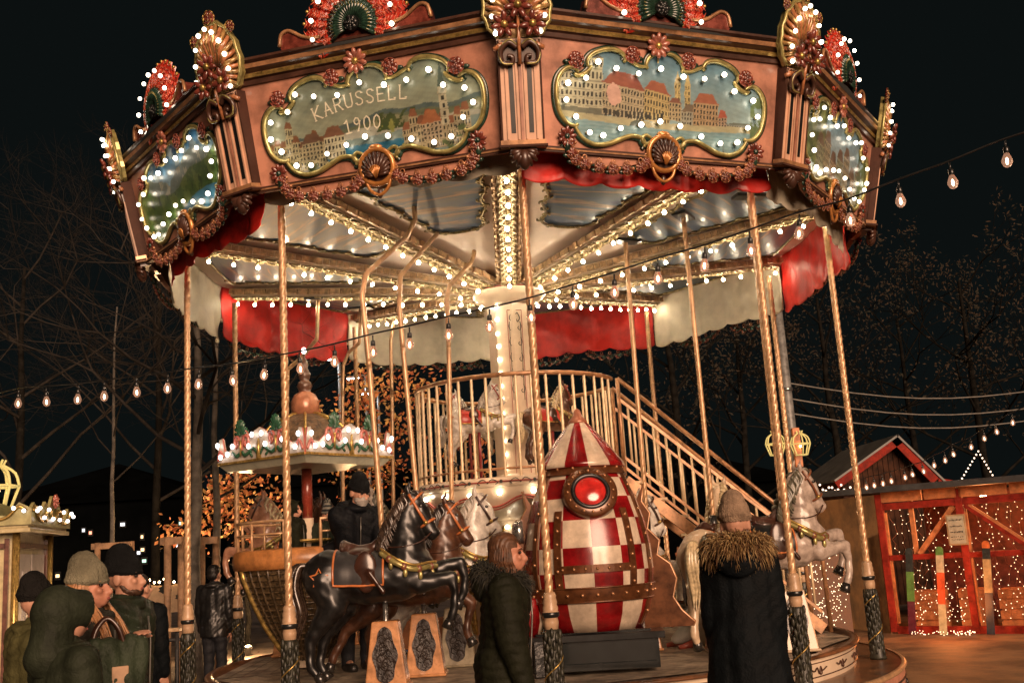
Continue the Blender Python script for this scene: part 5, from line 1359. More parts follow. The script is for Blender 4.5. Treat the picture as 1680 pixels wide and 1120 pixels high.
olivej = cloth('dark_olive_puffer', (.014, .015, .008), .65, .25); greenj = cloth('bottle_green_jacket', (.026, .036, .022), .5, .25, coat=.1)
olive2 = cloth('olive_yellow_jacket', (.09, .085, .035), .6); knitk = cloth('black_knit', (.012, .013, .014), .9, .8, 160); knitg = cloth('sage_knit', (.27, .25, .17), .9, .8, 160)
leatherj = mat('black_leather_jacket', (.016, .016, .016), .38, coat=.2, var=.3, bump=.15, bscale=40)
# man leaning over the gondola
Y = -1.05; p = aty(585, 1000, Y); hp_ = aty(522, 908, Y - .02); hq = aty(655, 888, Y - .25)
person('man in black jacket, beanie and grey face mask leaning between the gondola and black horse', (p.x, Y, PZ), radians(28), 1.78, blackj, .49, hat=knitk, head_yaw=radians(22), head_pitch=radians(14), lean=radians(8), targets={-1: hp_, 1: hq}, hood='down', maskm=cloth('grey_mask', (.42, .38, .34), .8, .3), wide=1.05)
Y = -.42; p = aty(537, 824, Y)
person('child in striped bobble hat standing in the gondola', (p.x, Y, p.z - 1.16), radians(8), 1.12, cloth('dark_green_child_coat', (.025, .033, .022), .6), .46, hat=cloth('pale_grey_knit', (.27, .26, .22), .9, .7, 160), hatm2=cloth('slate_knit', (.03, .036, .04), .9, .7, 160), hat_kind='pompom', puff=.5)
Y = -.62; p = aty(482, 822, Y)
person('child in olive hooded coat sitting in the gondola beside the red pole', (p.x, Y, p.z - 1.2), radians(75), 1.2, olivej, .46, hood='up', puff=.6)
# passers-by in front
Y = -4.7; p = aty(826, 872, Y)
person('passer-by in dark olive quilted coat walking right in front of the rocket', (p.x - .04, Y, G), radians(86), 1.74, olivej, .40, hair=mat('chestnut_hair', (.11, .048, .022), .5, var=.35, scale=30), hair_kind='bob', puff=.8, stride=.55, skinm=skin_r, fur=([mat('dark_fur', (.02, .02, .014), .8), mat('dark_fur_tip', (.035, .032, .02), .8), mat('dark_fur_root', (.012, .012, .01), .8)], .85, 5000), hood='down', lean=radians(5))
Y = -4.75; p = aty(1208, 880, Y)
person('person in long navy coat with wide tawny fur collar, seen from behind', (p.x, Y, G), radians(166), 1.84, navy, .20, hat=cloth('taupe_knit', (.40, .28, .19), .9, .8, 160), wide=.76, puff=.08, flare=.045, fur=([mat('tawny_fur', (.26, .15, .05), .7, var=.4, scale=30), mat('brown_fur', (.13, .06, .02), .7), mat('pale_fur', (.40, .27, .12), .7)], .86, 12000), hood='down')
# group on the left
Y = -5.75; p = aty(150, 935, Y)
person('laughing woman in tall sage beanie with long strawberry hair', (p.x, Y, G), radians(84), 1.70, cloth('dark_wool_coat', (.04, .038, .03), .8), .40, hat=knitg, hair=hairo, hair_kind='long', skinm=skin_r, head_pitch=radians(-4), stride=.3)
Y = -5.1; p = aty(204, 935, Y)
person('bearded man in black beanie and green quilted jacket holding his hand out', (p.x, Y, G), radians(88), 1.74, greenj, .46, hat=knitk, beard=hairb, hair=hairb, puff=.8, targets={1: aty(222, 1046, Y - .18)}, stride=.2)
Y = -6.45; p = aty(108, 985, Y)
person('hooded walker in moss green coat, nearest on the left', (p.x, Y, G), radians(138), 1.58, cloth('moss_coat', (.026, .032, .020), .6, .3), .38, hood='up', puff=.2)
Y = -5.0; p = aty(60, 985, Y)
person('short person in dark fur hat and olive yellow jacket beside the ticket booth', (p.x, Y, G), radians(140), 1.62, olive2, .45, hat=cloth('dark_fur_hat', (.015, .014, .013), .9, 1.0, 90), puff=.9, hood=None)
Y = -2.3; p = aty(231, 985, Y)
person('figure in plain dark coat standing behind the bearded man', (p.x, Y, G), radians(160), 1.62, navy, .40, hair=hairk, hair_kind='short')
Y = 2.6; p = aty(352, 985, Y)
person('man in black leather jacket seen from behind beside the pale tree trunk', (p.x, Y, G), radians(168), 1.66, leatherj, .47, hair=hairk, hair_kind='short', vox=.012)

bm_ = cloth('green_tote_cloth', (.034, .046, .028), .5, .4)
p = aty(182, 1092, -6.15); tb = tag(empty('tote_bag', (p.x, -6.15, p.z - .02), .5), 'dark green tote bag with tan tag carried between the hooded walker and the laughing woman', 'bag')
m = Melt()
for z0_, z1_, w0, w1 in ((-.22, -.05, .12, .15), (-.05, .12, .15, .17)):
    for y_ in (-.05, 0, .05):
        m.bone((-w0 + .03, y_, z0_), (-w1 + .03, y_ * .5, z1_), .035, .03); m.bone((w0 - .03, y_, z0_), (w1 - .03, y_ * .5, z1_), .035, .03); m.bone((0, y_, z0_), (0, y_ * .5, z1_), .05, .04); m.bone((-.07, y_, z0_), (-.08, y_ * .5, z1_), .045, .04); m.bone((.07, y_, z0_), (.08, y_ * .5, z1_), .045, .04)
m.melt('bag_body', bm_, tb, .011, 5, lambda co, no: co + no * (.006 * np.sin(co[:, 0] * 40 + co[:, 2] * 25))[:, None])
for s in (-1, 1): MB().tube(spline([(-.09, s * .03, .10), (-.07, s * .03, .19), (-.02, s * .02, .24), (.03, s * .03, .19), (.06, s * .03, .10)], 5), .011, 7).build('handle', leather, tb)
MB().box((.03, -.085, -.02), (.075, .012, .085), 0, rz=0).build('tan_tag', mat('tan_patch', (.45, .28, .17), .6), tb, bevel=.005)
# ================================================================== ground
mb = MB(); mb.add([(-90, -70, G), (90, -70, G), (90, 130, G), (-90, 130, G)], [(0, 1, 2, 3)], 0, False)
gm = mat('gravel_paving', (.10, .075, .058), .75, var=.5, scale=1.3, bump=.4, bscale=25)
tag(mb.build('ground', gm), kind='structure')
# board walk on the right
wood = mat('boardwalk_planks', (.24, .135, .065), .62, var=.4, scale=2.0, bump=.25, bscale=30)
mb = MB(); x = 2.6
i = 0
y = -6.0
while y < 9:
    mb.box((9.0, y, G + .012), (13.4, .133, .024), 0); y += .14
tag(mb.build('boardwalk', wood), kind='structure')
rn = random.Random(11)
mb = MB()
for i in range(900):
    x, y = rn.uniform(-16, -3.7), rn.uniform(-1, 16); a = rn.random() * 6.3; s = rn.uniform(.02, .05)
    mb.add([(x + s * cos(a), y + s * sin(a), G + .006), (x - s * .5 * sin(a), y + s * .5 * cos(a), G + .016), (x - s * cos(a), y - s * sin(a), G + .008), (x + s * .5 * sin(a), y - s * .5 * cos(a), G + .014)], [(0, 1, 2, 3)], 0, False)
tag(mb.build('fallen_leaves', mat('dry_leaf', (.22, .10, .04), .7, var=.5, scale=.7)), kind='stuff')

# ================================================================== bare trees
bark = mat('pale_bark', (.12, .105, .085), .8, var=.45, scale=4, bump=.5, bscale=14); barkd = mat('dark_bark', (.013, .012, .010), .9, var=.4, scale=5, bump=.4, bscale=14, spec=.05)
def tree(label, base, h, r, crown_r, seed, m=bark, first=.35, depth=5, leaves=None, lean=(0, 0), density=9, group='bare winter trees', twig=None):
    rn = random.Random(seed); root = tag(empty('tree', base), label, 'tree', group)
    tp = []; n = 10; px_, py_ = 0, 0
    for i in range(n + 1):
        t = i / n; tp.append(Vector((lean[0] * t + px_, lean[1] * t + py_, h * t))); px_ += rn.gauss(0, .025); py_ += rn.gauss(0, .025)
    mb = MB(); mb.tube(tp, [r * (1.25 if i == 0 else 1) * (1 - .75 * i / n) for i in range(n + 1)], 10); mb.build('trunk', m, root)
    mb = MB(); ends = []
    def grow(p, d, L, r, lev):
        k = 3 if lev < 3 else 2; pts = [p]; q = p; dd = d
        for i in range(k):
            dd = (dd + Vector((rn.gauss(0, .16), rn.gauss(0, .16), rn.gauss(.03, .13)))).normalized(); q = q + dd * L / k; pts.append(q)
        mb.tube(pts, [r * (1 - .5 * i / k) for i in range(k + 1)], 5 if lev < 2 else (4 if lev < 3 else 3), caps=False)
        if lev >= depth: ends.append(q); return
        nb = 3 if lev < depth - 1 else 4
        for i in range(nb):
            t = pts[max(1, k - (i % 2))] if i < nb - 1 else pts[-1]
            ax = Vector((rn.gauss(0, 1), rn.gauss(0, 1), rn.gauss(.1, .7))).normalized()
            nd = (dd * rn.uniform(.55, 1.0) + ax * rn.uniform(.45, .85)).normalized()
            grow(t, nd, L * rn.uniform(.55, .78), r * .5, lev + 1)
        ends.append(q)
    for i in range(density):
        t = lerp(first, 1.0, (i + rn.random() * .6) / density); j = min(n - 1, int(t * n)); p = tp[j].lerp(tp[j + 1], t * n - j); a = i * 2.4 + rn.random()
        d = Vector((cos(a), sin(a), .45 + .5 * t)).normalized(); grow(p, d, crown_r * lerp(.62, .34, (t - first) / (1 - first + 1e-6)), r * .38 * (1.1 - .6 * t), 1)
    mb.build('crown', twig or m, root)
    if leaves:
        lm, num, lr = leaves; mb = MB()
        for i in range(num):
            e = ends[rn.randrange(len(ends))] + Vector((rn.gauss(0, .11), rn.gauss(0, .11), rn.gauss(0, .11))); s = lr * rn.uniform(.6, 1.3)
            u_ = Vector((rn.gauss(0, 1), rn.gauss(0, 1), rn.gauss(0, 1))).normalized(); v_ = u_.orthogonal().normalized()
            mb.add([e + u_ * s, e + v_ * s * .6 + u_ * s * .1, e - u_ * s, e - v_ * s * .6 - u_ * s * .1], [(0, 1, 2, 3)], i % len(lm) if isinstance(lm, list) else 0, False)
        mb.build('leaves', lm, root)
    return root
def gx(px_, Y): return aty(px_, 900, Y).x
twl = mat('pale_twig', (.034, .030, .026), .9, var=.35, scale=3, spec=.05)
tree('pale smooth bare tree just left of the gondola, nearest of the bare trees', (gx(318, 4.2), 4.2, G), 6.2, .125, 3.4, 3, bark, .46, 5, density=12, twig=twl)
tree('slim bare tree to the right of the pale trunk', (gx(347, 6.5), 6.5, G), 6.4, .085, 2.9, 8, bark, .42, 5, density=9, twig=twl)
tree('thin crooked young tree behind the bearded man', (gx(181, 7.0), 7.0, G), 6.3, .055, 2.9, 21, bark, .5, 5, density=10, twig=twl)
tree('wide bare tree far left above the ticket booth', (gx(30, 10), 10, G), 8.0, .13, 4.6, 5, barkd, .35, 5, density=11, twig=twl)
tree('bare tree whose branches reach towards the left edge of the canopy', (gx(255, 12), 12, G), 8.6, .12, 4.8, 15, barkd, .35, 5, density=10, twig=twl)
for i, (X_, Y_, s_) in enumerate(((1130, 15, 31), (1240, 22, 32), (1395, 20, 33), (1520, 24, 34), (1640, 19, 35))):
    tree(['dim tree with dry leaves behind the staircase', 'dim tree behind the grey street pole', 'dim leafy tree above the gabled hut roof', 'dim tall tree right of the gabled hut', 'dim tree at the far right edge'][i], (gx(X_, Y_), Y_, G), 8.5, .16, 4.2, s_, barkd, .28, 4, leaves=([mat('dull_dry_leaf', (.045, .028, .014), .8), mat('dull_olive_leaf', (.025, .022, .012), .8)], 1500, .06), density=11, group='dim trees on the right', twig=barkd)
lfo = [mat('copper_leaf', (.62, .26, .09), .5), mat('amber_leaf', (.66, .40, .14), .5), mat('rust_leaf', (.48, .15, .06), .5)]
tree('copper-leaved tree lit from below, behind the gondola post', (gx(405, 9.5), 9.5, G), 2.9, .06, 1.15, 41, barkd, .45, 4, leaves=(lfo, 1000, .055), density=8, group='lamp-lit copper trees')
tree('copper-leaved tree lit from below, behind the deck railing', (gx(690, 10.5), 10.5, G), 4.6, .08, 1.9, 42, barkd, .30, 4, leaves=(lfo, 950, .06), density=10, group='lamp-lit copper trees')
tree('golden-leaved tree lit from below, right of the gondola finial', (gx(600, 11.5), 11.5, G), 4.9, .07, 1.5, 43, barkd, .45, 4, leaves=(lfo[1:], 800, .06), density=9, group='lamp-lit copper trees')
warm = emis('warm_lamp', (1, .62, .28), 26); coolw = emis('white_lamp', (.9, .95, 1), 30)
def uplight(x, y, e, lab):
    r = tag(empty('tree_spotlight', (x, y, G)), lab, 'garden light', 'ground lights under the copper trees')
    mb = MB(); mb.lathe([(.06, 0), (.07, .12), (.08, .16), (.06, .16)], 16); mb.build('housing', blackp, r)
    MB().ball((0, 0, .165), (.055, .055, .02)).build('lens', warm, r)
    l = bpy.data.lights.new('spot', 'POINT'); l.energy = e; l.color = (1, .58, .27); l.shadow_soft_size = .1
    o = bpy.data.objects.new('lamp_glow', l); COL.objects.link(o); o.parent = r; o.location = (0, -.5, .6)
uplight(gx(405, 8.6), 8.6, 240, 'ground light under the copper tree left of the gondola'); uplight(gx(665, 9.3), 9.3, 260, 'ground light under the copper tree behind the railing'); uplight(gx(600, 10.4), 10.4, 190, 'ground light under the golden tree')
def street_lamp(px_, py_, Y_, lab, w=.5):
    p = aty(px_, py_, Y_); r = tag(empty('street_lamp', (p.x, Y_, G)), lab, 'street lamp', 'street lamps behind the carousel'); H_ = p.z - G
    mb = MB(); mb.tube([(0, 0, 0), (0, 0, H_ * .6), (0, 0, H_ + .12)], [.09, .07, .05], 10); mb.tube([(0, 0, H_ + .1), (-.45, 0, H_ + .14)], .03, 8); mb.build('pole', mat('galvanised_pole', (.25, .25, .24), .5, metal=.3), r)
    mb = MB(); mb.box((-.45, 0, H_ + .05), (w, .22, .09)); mb.build('lamp_head', MATS['galvanised_pole'], r, bevel=.02)
    MB().box((-.45, -.02, H_ - .005), (w * .85, .2, .03)).build('lens', coolw, r)
street_lamp(556, 588, 24, 'street lamp shining white above the gondola finial'); street_lamp(600, 620, 27, 'street lamp shining white behind the bent brass poles'); street_lamp(620, 645, 33, 'farthest street lamp, low behind the bent brass poles')

# ================================================================== far buildings with lit windows
def far_building(label, px0, px1, Y_, ztop, seed, lit):
    x0, x1 = gx(px0, Y_), gx(px1, Y_); r = tag(empty('building', ((x0 + x1) / 2, Y_, G)), label, 'building', 'far dark buildings')
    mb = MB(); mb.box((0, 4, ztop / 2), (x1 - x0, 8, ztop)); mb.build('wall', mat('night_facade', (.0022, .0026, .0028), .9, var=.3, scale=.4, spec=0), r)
    rf = MB(); rf.add([(-(x1 - x0) / 2 - .3, -.3, ztop), ((x1 - x0) / 2 + .3, -.3, ztop), ((x1 - x0) / 2 + .3, 8.3, ztop), (-(x1 - x0) / 2 - .3, 8.3, ztop), (0, 4, ztop + 2)], [(0, 1, 4), (1, 2, 4), (2, 3, 4), (3, 0, 4)], 0, False); rf.build('roof', MATS['night_facade'], r)
    rn = random.Random(seed); cols = [emis('window_amber', (1, .55, .2), 1.6), emis('window_white', (.7, .85, 1), 1.2), emis('window_red', (1, .12, .05), 1.6), emis('window_teal', (.1, .8, .6), 1.0)]
    for i in range(lit):
        x = rn.uniform(-.46, .46) * (x1 - x0); z = rn.uniform(1.2, ztop * .8); w = rn.uniform(.08, .22)
        fr = MB().box((x, -.03, z), (w + .1, .06, rn.uniform(.2, .35))).build('window', blackp, r)
        MB().box((x, -.07, z), (w, .02, .13)).build('pane', cols[rn.choice((0, 0, 1, 1, 2, 3))], fr)
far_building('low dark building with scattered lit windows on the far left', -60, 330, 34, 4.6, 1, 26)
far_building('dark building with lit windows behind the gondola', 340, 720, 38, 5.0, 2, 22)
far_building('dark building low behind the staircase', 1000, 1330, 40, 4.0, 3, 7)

# ================================================================== ticket booth on the left
bp = aty(24, 1000, -2.6)
bt = tag(empty('ticket_booth', (bp.x - .80, -1.88, G), radians(11), .62), 'gilded ticket booth with mirrored white panels and a lit crown roof', 'ticket booth')
bcream = mat('booth_cream', (.50, .42, .22), .35, coat=.4); bwhite = mat('booth_white_panel', (.62, .55, .52), .3, coat=.4, var=.12, scale=6)
WB = .92; hb = (aty(24, 872, -2.6).z - G) / .62
mb = MB(); mb.box((0, 0, hb / 2), (WB * 1.9, WB * 1.9, hb)); mb.build('wall', bcream, bt)
for k in range(4):
    a = k * pi / 2
    mb = MB()
    for s in (-1, 1): mb.tube([(s * WB, -WB, 0), (s * WB, -WB, hb)], .05, 10, 0); mb.box((s * (WB - .12), -WB * .955 - .02, hb * .55), (.06, .05, hb * .86), 1)
    for z in (hb * .36, hb * .95): mb.box((0, -WB * .955 - .02, z), (WB * 1.7, .05, .07), 1)
    mb.box((0, -WB * .955 - .015, hb * .34), (WB * 1.7, .03, .03), 0)
    f_ = mb.build('gilt_frame', [gold, mat('mahogany', (.14, .045, .025), .3, coat=.5, var=.3)], bt, rot=(0, 0, a))
    mb = MB()
    for s in (-1, 1):
        mb.box((s * .37, -WB * .955 - .008, hb * .655), (.68, .02, hb * .52), 0)
        for e in (-1, 1):
            mb.tube(spline([(s * .37 + e * .02, -WB * .97, hb * .80), (s * .37 + e * .1, -WB * .975, hb * .84), (s * .37 + e * .14, -WB * .97, hb * .80), (s * .37 + e * .11, -WB * .97, hb * .77), (s * .37 + e * .08, -WB * .97, hb * .79)], 5), .014, 6, 1)
            mb.tube(spline([(s * .37 + e * .05, -WB * .97, hb * .68), (s * .37 + e * .1, -WB * .975, hb * .60), (s * .37 + e * .03, -WB * .97, hb * .54), (s * .37 + e * .1, -WB * .97, hb * .46)], 5), .02, 6, 1)
    mb.build('carved_panel', [bwhite, mat('panel_relief', (.70, .64, .60), .3, coat=.4)], f_)
mb = MB(); mb.box((0, 0, hb + .03), (WB * 2.5, WB * 2.5, .06)); mb.box((0, 0, hb + .085), (WB * 2.42, WB * 2.42, .05)); rf = mb.build('roof', bcream, bt, bevel=.01)
for k in range(4):
    mb = MB(); side2 = [(-1.15, 0), (1.15, 0), (1.15, .22), (1.0, .30), (.85, .12), (.6, .16), (.4, .34), (.2, .24), (0, .44), (-.2, .24), (-.4, .34), (-.6, .16), (-.85, .12), (-1.0, .30), (-1.15, .22)]
    mb.slab(side2, -1.16, -1.12, 0)
    for s in (-1, 1): mb.tube(spline([(s * .1, -1.17, .12), (s * .3, -1.19, .24), (s * .5, -1.18, .12), (s * .4, -1.17, .07)], 5), .025, 6, 1); mb.tube(spline([(s * .6, -1.17, .06), (s * .85, -1.18, .1), (s * 1.0, -1.18, .24), (s * 1.1, -1.17, .18)], 5), .022, 6, 1)
    rose(mb, (0, -1.2, .36), .09, 2, 2, k)
    cr = mb.build('crown_panel', [mat('booth_green_cream', (.36, .33, .14), .35, coat=.4, var=.2), gold, mat('coral_rose', (.50, .16, .12), .3, coat=.5)], rf, loc=(0, 0, hb + .1), rot=(0, 0, k * pi / 2))
mb = MB(); mb.lathe([(.95, 0), (.85, .18), (.5, .36), (.2, .42)], 8, 0, smooth=False); mb.build('dome', mat('mossy_dome', (.14, .13, .05), .5, var=.4, scale=6), rf, loc=(0, 0, hb + .1))
bpy.context.view_layer.update()
for k in range(4):
    for j, (x, z) in enumerate(((-1.08, .18), (-.95, .22), (-.7, .1), (-.45, .22), (-.2, .1), (.2, .1), (.45, .22), (.7, .1), (.95, .22), (1.08, .18))):
        b = bpy.data.objects.new('light_bulb', GBULB); COL.objects.link(b); b.parent = rf; b.scale = (1.0,) * 3
        b.location = Matrix.Rotation(k * pi / 2, 3, 'Z') @ Vector((x, -1.22, z)) + Vector((0, 0, hb + .1))
def star_lantern(loc, s, label, pole=False):
    r = tag(empty('wire_lantern', loc), label, 'lantern', 'yellow wire lanterns'); mb = MB()
    n = 6
    for i in range(n):
        a = 2 * pi * i / n; b_ = 2 * pi * (i + 1) / n
        P = lambda an, rr_, z: polar(rr_ * s, an, z * s)
        mb.tube([P(a, .28, -.5), P(a, .45, .0)], .025 * s + .003, 5); mb.tube([P(a, .45, 0), P(b_, .45, 0)], .025 * s + .003, 5); mb.tube([P(a, .28, -.5), P(b_, .28, -.5)], .022 * s + .003, 5)
        mb.tube(spline([P(a, .45, 0), P(a, .36, .3), P(a, .1, .48)], 3), .025 * s + .003, 5)
        mb.tube([P(a, .1, .48), P(a, .16, .6)], .025 * s, 5)
    mb.build('wire_frame', emis('dim_yellow_wire', (.9, .72, .25), .32, (.5, .42, .15)), r)
    MB().ball((0, 0, -.1 * s), .05 * s).build('light_bulb', warm, r)
    return r
q = aty(-4, 798, -1.7); star_lantern((q.x, -1.7, q.z), .40, 'yellow wire lantern on top of the ticket booth')
MB().tube([(0, 0, -.6), (0, 0, -.15)], .02, 6).build('stem', gold, [o for o in bpy.data.objects if o.name == 'wire_lantern'][0])

# barrier, stakes and cow board on the left
bpos = [aty(160, 1040, -.3), aty(296, 1040, -.3)]
bar_ = tag(empty('barrier', ((bpos[0].x + bpos[1].x) / 2, -.3, G)), 'low steel barrier with wooden top board behind the bearded man', 'barrier')
Lb_ = bpos[1].x - bpos[0].x; zt_ = bpos[0].z - G
mb = MB(); mb.box((0, 0, zt_), (Lb_, .10, .035)); mb.build('top_board', woodo, bar_, bevel=.004)
mb = MB()
for z in (zt_ - .10, zt_ * .45, .12): mb.tube([(-Lb_ / 2, 0, z), (Lb_ / 2, 0, z)], .018, 7)
for x in (-.45, -.1, .25, .46): mb.tube([(x * Lb_, 0, 0), (x * Lb_, 0, zt_ - .02)], .022, 7)
mb.build('rails', mat('dull_steel', (.08, .08, .08), .5, metal=.5), bar_)
stk = mat('debarked_pole', (.34, .20, .11), .7, var=.35, scale=6, bump=.3, bscale=18)
def stake_frame(pxs, Y_, ytop, lab):
    xs = [gx(q, Y_) for q in pxs]; zt = aty(pxs[0], ytop, Y_).z - G; r = tag(empty('tree_stake_frame', (xs[0], Y_, G)), lab, 'tree stakes', 'wooden stakes round the young trees')
    for i, x in enumerate(xs): MB().tube([(x - xs[0], (i % 2) * .3, 0), (x - xs[0], (i % 2) * .3, zt)], .05, 10).build('stake', stk, r)
    MB().bar((-.1, 0, zt - .06), (xs[-1] - xs[0] + .1, 0, zt - .06), .06, .10).build('cross_bar', stk, r)
stake_frame((275, 286), 3.6, 880, 'pair of debarked stakes left of the pale tree'); stake_frame((331, 345), 4.9, 880, 'pair of debarked stakes right of the pale tree'); stake_frame((160, 205), 6.8, 890, 'stake frame round the thin crooked tree')
q = aty(262, 975, 6.2); cb_ = tag(empty('animal_board', (q.x, 6.2, G)), 'beige cow shaped board with dark patches behind the barrier', 'sign board')
cow = [(-.9, .2), (-.9, 1.0), (-1.0, 1.2), (-.95, 1.45), (-.55, 1.5), (.2, 1.42), (.7, 1.5), (.85, 1.72), (1.0, 1.5), (1.2, 1.3), (1.15, 1.1), (.9, 1.15), (.8, .8), (.8, .2), (.6, .2), (.6, .75), (-.5, .72), (-.65, .2)]
zz = q.z - G
MB().slab([(x * .62, z * .62 + zz - .75) for x, z in cow], -.03, .03).build('board', mat('beige_board', (.40, .27, .16), .6), cb_)
mb = MB()
for x, z, r_ in ((-.3, .1, .12), (.1, .18, .1), (.35, .05, .08)): mb.slab([(x + r_ * (1 + .2 * sin(3 * i)) * cos(i * pi / 8), zz + z - .1 + r_ * .7 * sin(i * pi / 8)) for i in range(16)], -.036, -.031)
mb.build('patch', blackp, cb_)
mb = MB()
for i in range(16): mb.ball((-.55 + i * .08, -.05, zz + .22 + .03 * sin(i * 1.7)), .018, 0, 6, 5)
mb.build('fairy_lights', warm, cb_)

# ================================================================== festoon strings
glassm = bpy.data.materials.new('bulb_glass'); glassm.use_nodes = True
_b = glassm.node_tree.nodes['Principled BSDF']; _b.inputs['Transmission Weight'].default_value = 1; _b.inputs['Roughness'].default_value = .04; _b.inputs['IOR'].default_value = 1.12; _b.inputs['Base Color'].default_value = (1, .86, .76, 1); _b.inputs['Emission Color'].default_value = (1, .50, .30, 1); _b.inputs['Emission Strength'].default_value = .13  # faint emission puts the warm halo into the glass itself
fil = emis('filament', (1, .58, .34), 9)
q = MB(); q.lathe([(.012, .0), (.016, -.012), (.024, -.03), (.031, -.05), (.031, -.064), (.022, -.084), (.008, -.094), (0, -.096)], 16); bu_ = q.build('bulb_glass', glassm); BG = bu_.data; bpy.data.objects.remove(bu_)
q = MB(); q.ball((0, 0, -.056), (.008, .008, .022), 0, 8, 6); bu_ = q.build('filament', fil); BF = bu_.data; bpy.data.objects.remove(bu_)
q = MB(); q.lathe([(.012, .035), (.017, .03), (.018, -.004), (.013, -.008)], 12); q.tube([(0, 0, .03), (.0, 0, .075)], .006, 6); bu_ = q.build('socket', blackp); BS = bu_.data; bpy.data.objects.remove(bu_)
def festoon(label, pts, ext0, ext1, sc=1.0, sockets=True):
    P = [aty(*p) for p in pts]; r = tag(empty('festoon_string', P[0]), label, 'string lights', None)
    W_ = [aty(*ext0)] + [p + Vector((0, 0, .075 * sc)) for p in P] + [aty(*ext1)]
    mb = MB(); mb.tube([p - P[0] for p in spline(W_, 4)], .0055 * sc, 6); mb.build('cable', blackp, r)
    for p in P:
        g = bpy.data.objects.new('light_bulb', BG); f_ = bpy.data.objects.new('filament', BF); s_ = bpy.data.objects.new('socket', BS)
        for o, pa in ((g, r), (f_, g), (s_, g)): COL.objects.link(o); o.parent = pa
        g.location = p - P[0]; g.scale = (sc * .86,) * 3; g.rotation_euler = (random.gauss(0, .05), random.gauss(0, .05), 0)
    return r
def yd(X, d0=8.0, d1=5.15): return CAMP.y + 1 / lerp(1 / d0, 1 / d1, X / 1680)
pts = [(30, 652), (76, 649), (128, 645), (171, 640), (224, 633), (275, 627), (326, 620), (381, 614), (434, 604), (492, 594), (549, 582), (612, 566), (672, 553), (736, 538), (803, 524), (870, 508), (940, 487), (1008, 467), (1079, 444), (1156, 423), (1231, 398), (1311, 370), (1394, 348), (1476, 316), (1561, 286), (1651, 250)]
festoon('long festoon string of clear filament bulbs sweeping across in front of the carousel', [(x, y, yd(x)) for x, y in pts], (-40, 655, yd(-40)), (1740, 200, yd(1740)))
pts = [(1421, 793), (1434, 790), (1448, 787), (1462, 783), (1484, 777), (1496, 772), (1514, 767), (1532, 757), (1550, 749), (1563, 739), (1593, 727), (1614, 713), (1634, 702), (1661, 687)]
festoon('shorter festoon string rising over the red-framed hut', [(x, y, lerp(2.2, 1.4, (x - 1421) / 240)) for x, y in pts], (1380, 800, 2.3), (1720, 650, 1.2), 1.0)

# ================================================================== huts on the right
A = Vector((5.45, 5.15, 0)); FD = Vector((.80, -.60, 0)).normalized(); AN = atan2(FD.y, FD.x)
ht = aty(1440, 806, 5.15).z - G
hut = tag(empty('ski_hut', (A.x, A.y, G), AN), 'low market hut with red timber frame, plywood side and light curtain front', 'market hut')
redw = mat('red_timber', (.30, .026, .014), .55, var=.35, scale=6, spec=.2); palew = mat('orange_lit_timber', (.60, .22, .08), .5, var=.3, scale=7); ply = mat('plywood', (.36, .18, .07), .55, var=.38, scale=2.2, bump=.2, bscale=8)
LW = 5.6
def post_(mb, x0, z0, x1, z1, w, m, y=0.0, d=.09): mb.bar((x0, y, z0), (x1, y, z1), w, d, m, up=(0, 1, 0))
mb = MB()
for x in (.05, 1.22, 2.55, 3.9, 5.2): mb.box((x, 0, ht / 2), (.10, .10, ht - .1), 0)
for z, w in ((.07, .12), (ht * .53, .08), (ht - .24, .10)): mb.box((LW / 2, .003, z), (LW - .2, .085, w), 0)
fr = mb.build('front_frame', redw, hut, bevel=.004)
mb = MB()
for x0, x1 in ((.1, .7), (.74, 1.2), (1.24, 1.9), (1.94, 2.6), (2.64, 3.4), (3.44, 4.2)): mb.box(((x0 + x1) / 2, -.02, ht - .10), (x1 - x0, .06, .15), 0)
for x in (.115, 1.285, 2.615): mb.box((x, .02, ht / 2 - .08), (.035, .06, ht - .5), 0)
post_(mb, .55, .53 * ht + .04, 1.12, ht - .3, .07, 0, .02, .06); mb.box((.50, .05, ht * .73), (.06, .06, ht * .38), 0)
mb.build('pale_battens', palew, fr)
mb = MB(); post_(mb, 1.34, ht - .3, 2.15, ht * .53 + .05, .06, 0, .01, .05); post_(mb, 2.05, ht * .53 - .05, 3.0, .15, .06, 0, .01, .05); mb.build('diagonal_brace', palew, fr)
mb = MB(); post_(mb, 1.29, ht - .3, 2.10, ht * .53 + .05, .05, 0, -.02, .05); post_(mb, 2.0, ht * .53 - .05, 2.95, .15, .05, 0, -.02, .05); mb.build('diagonal_brace', redw, fr)
mb = MB(); mb.box((LW / 2 - .4, 1.2, ht + .03), (LW + 1.0, 2.9, .06)); mb.box((LW / 2 - .4, -.26, ht + .02), (LW + 1.0, .03, .09)); mb.build('roof', mat('bitumen_roof', (.04, .042, .045), .6, var=.3, scale=5), hut)
mb = MB(); mb.box((LW / 2, 2.4, ht / 2), (LW, .06, ht - .05)); mb.build('back_wall', mat('dark_red_boards', (.16, .035, .022), .6, var=.4, scale=5), hut)
mb = MB(); pd = Matrix.Rotation(-AN, 4, 'Z'); mb.T = pd
e1 = Vector((-.62, 2.9, 0))
mb.bar(Vector((0, 0, ht / 2 - .02)), e1 + Vector((0, 0, ht / 2 - .02)), .05, ht - .06, 0); mb.build('plywood_wall', ply, hut)
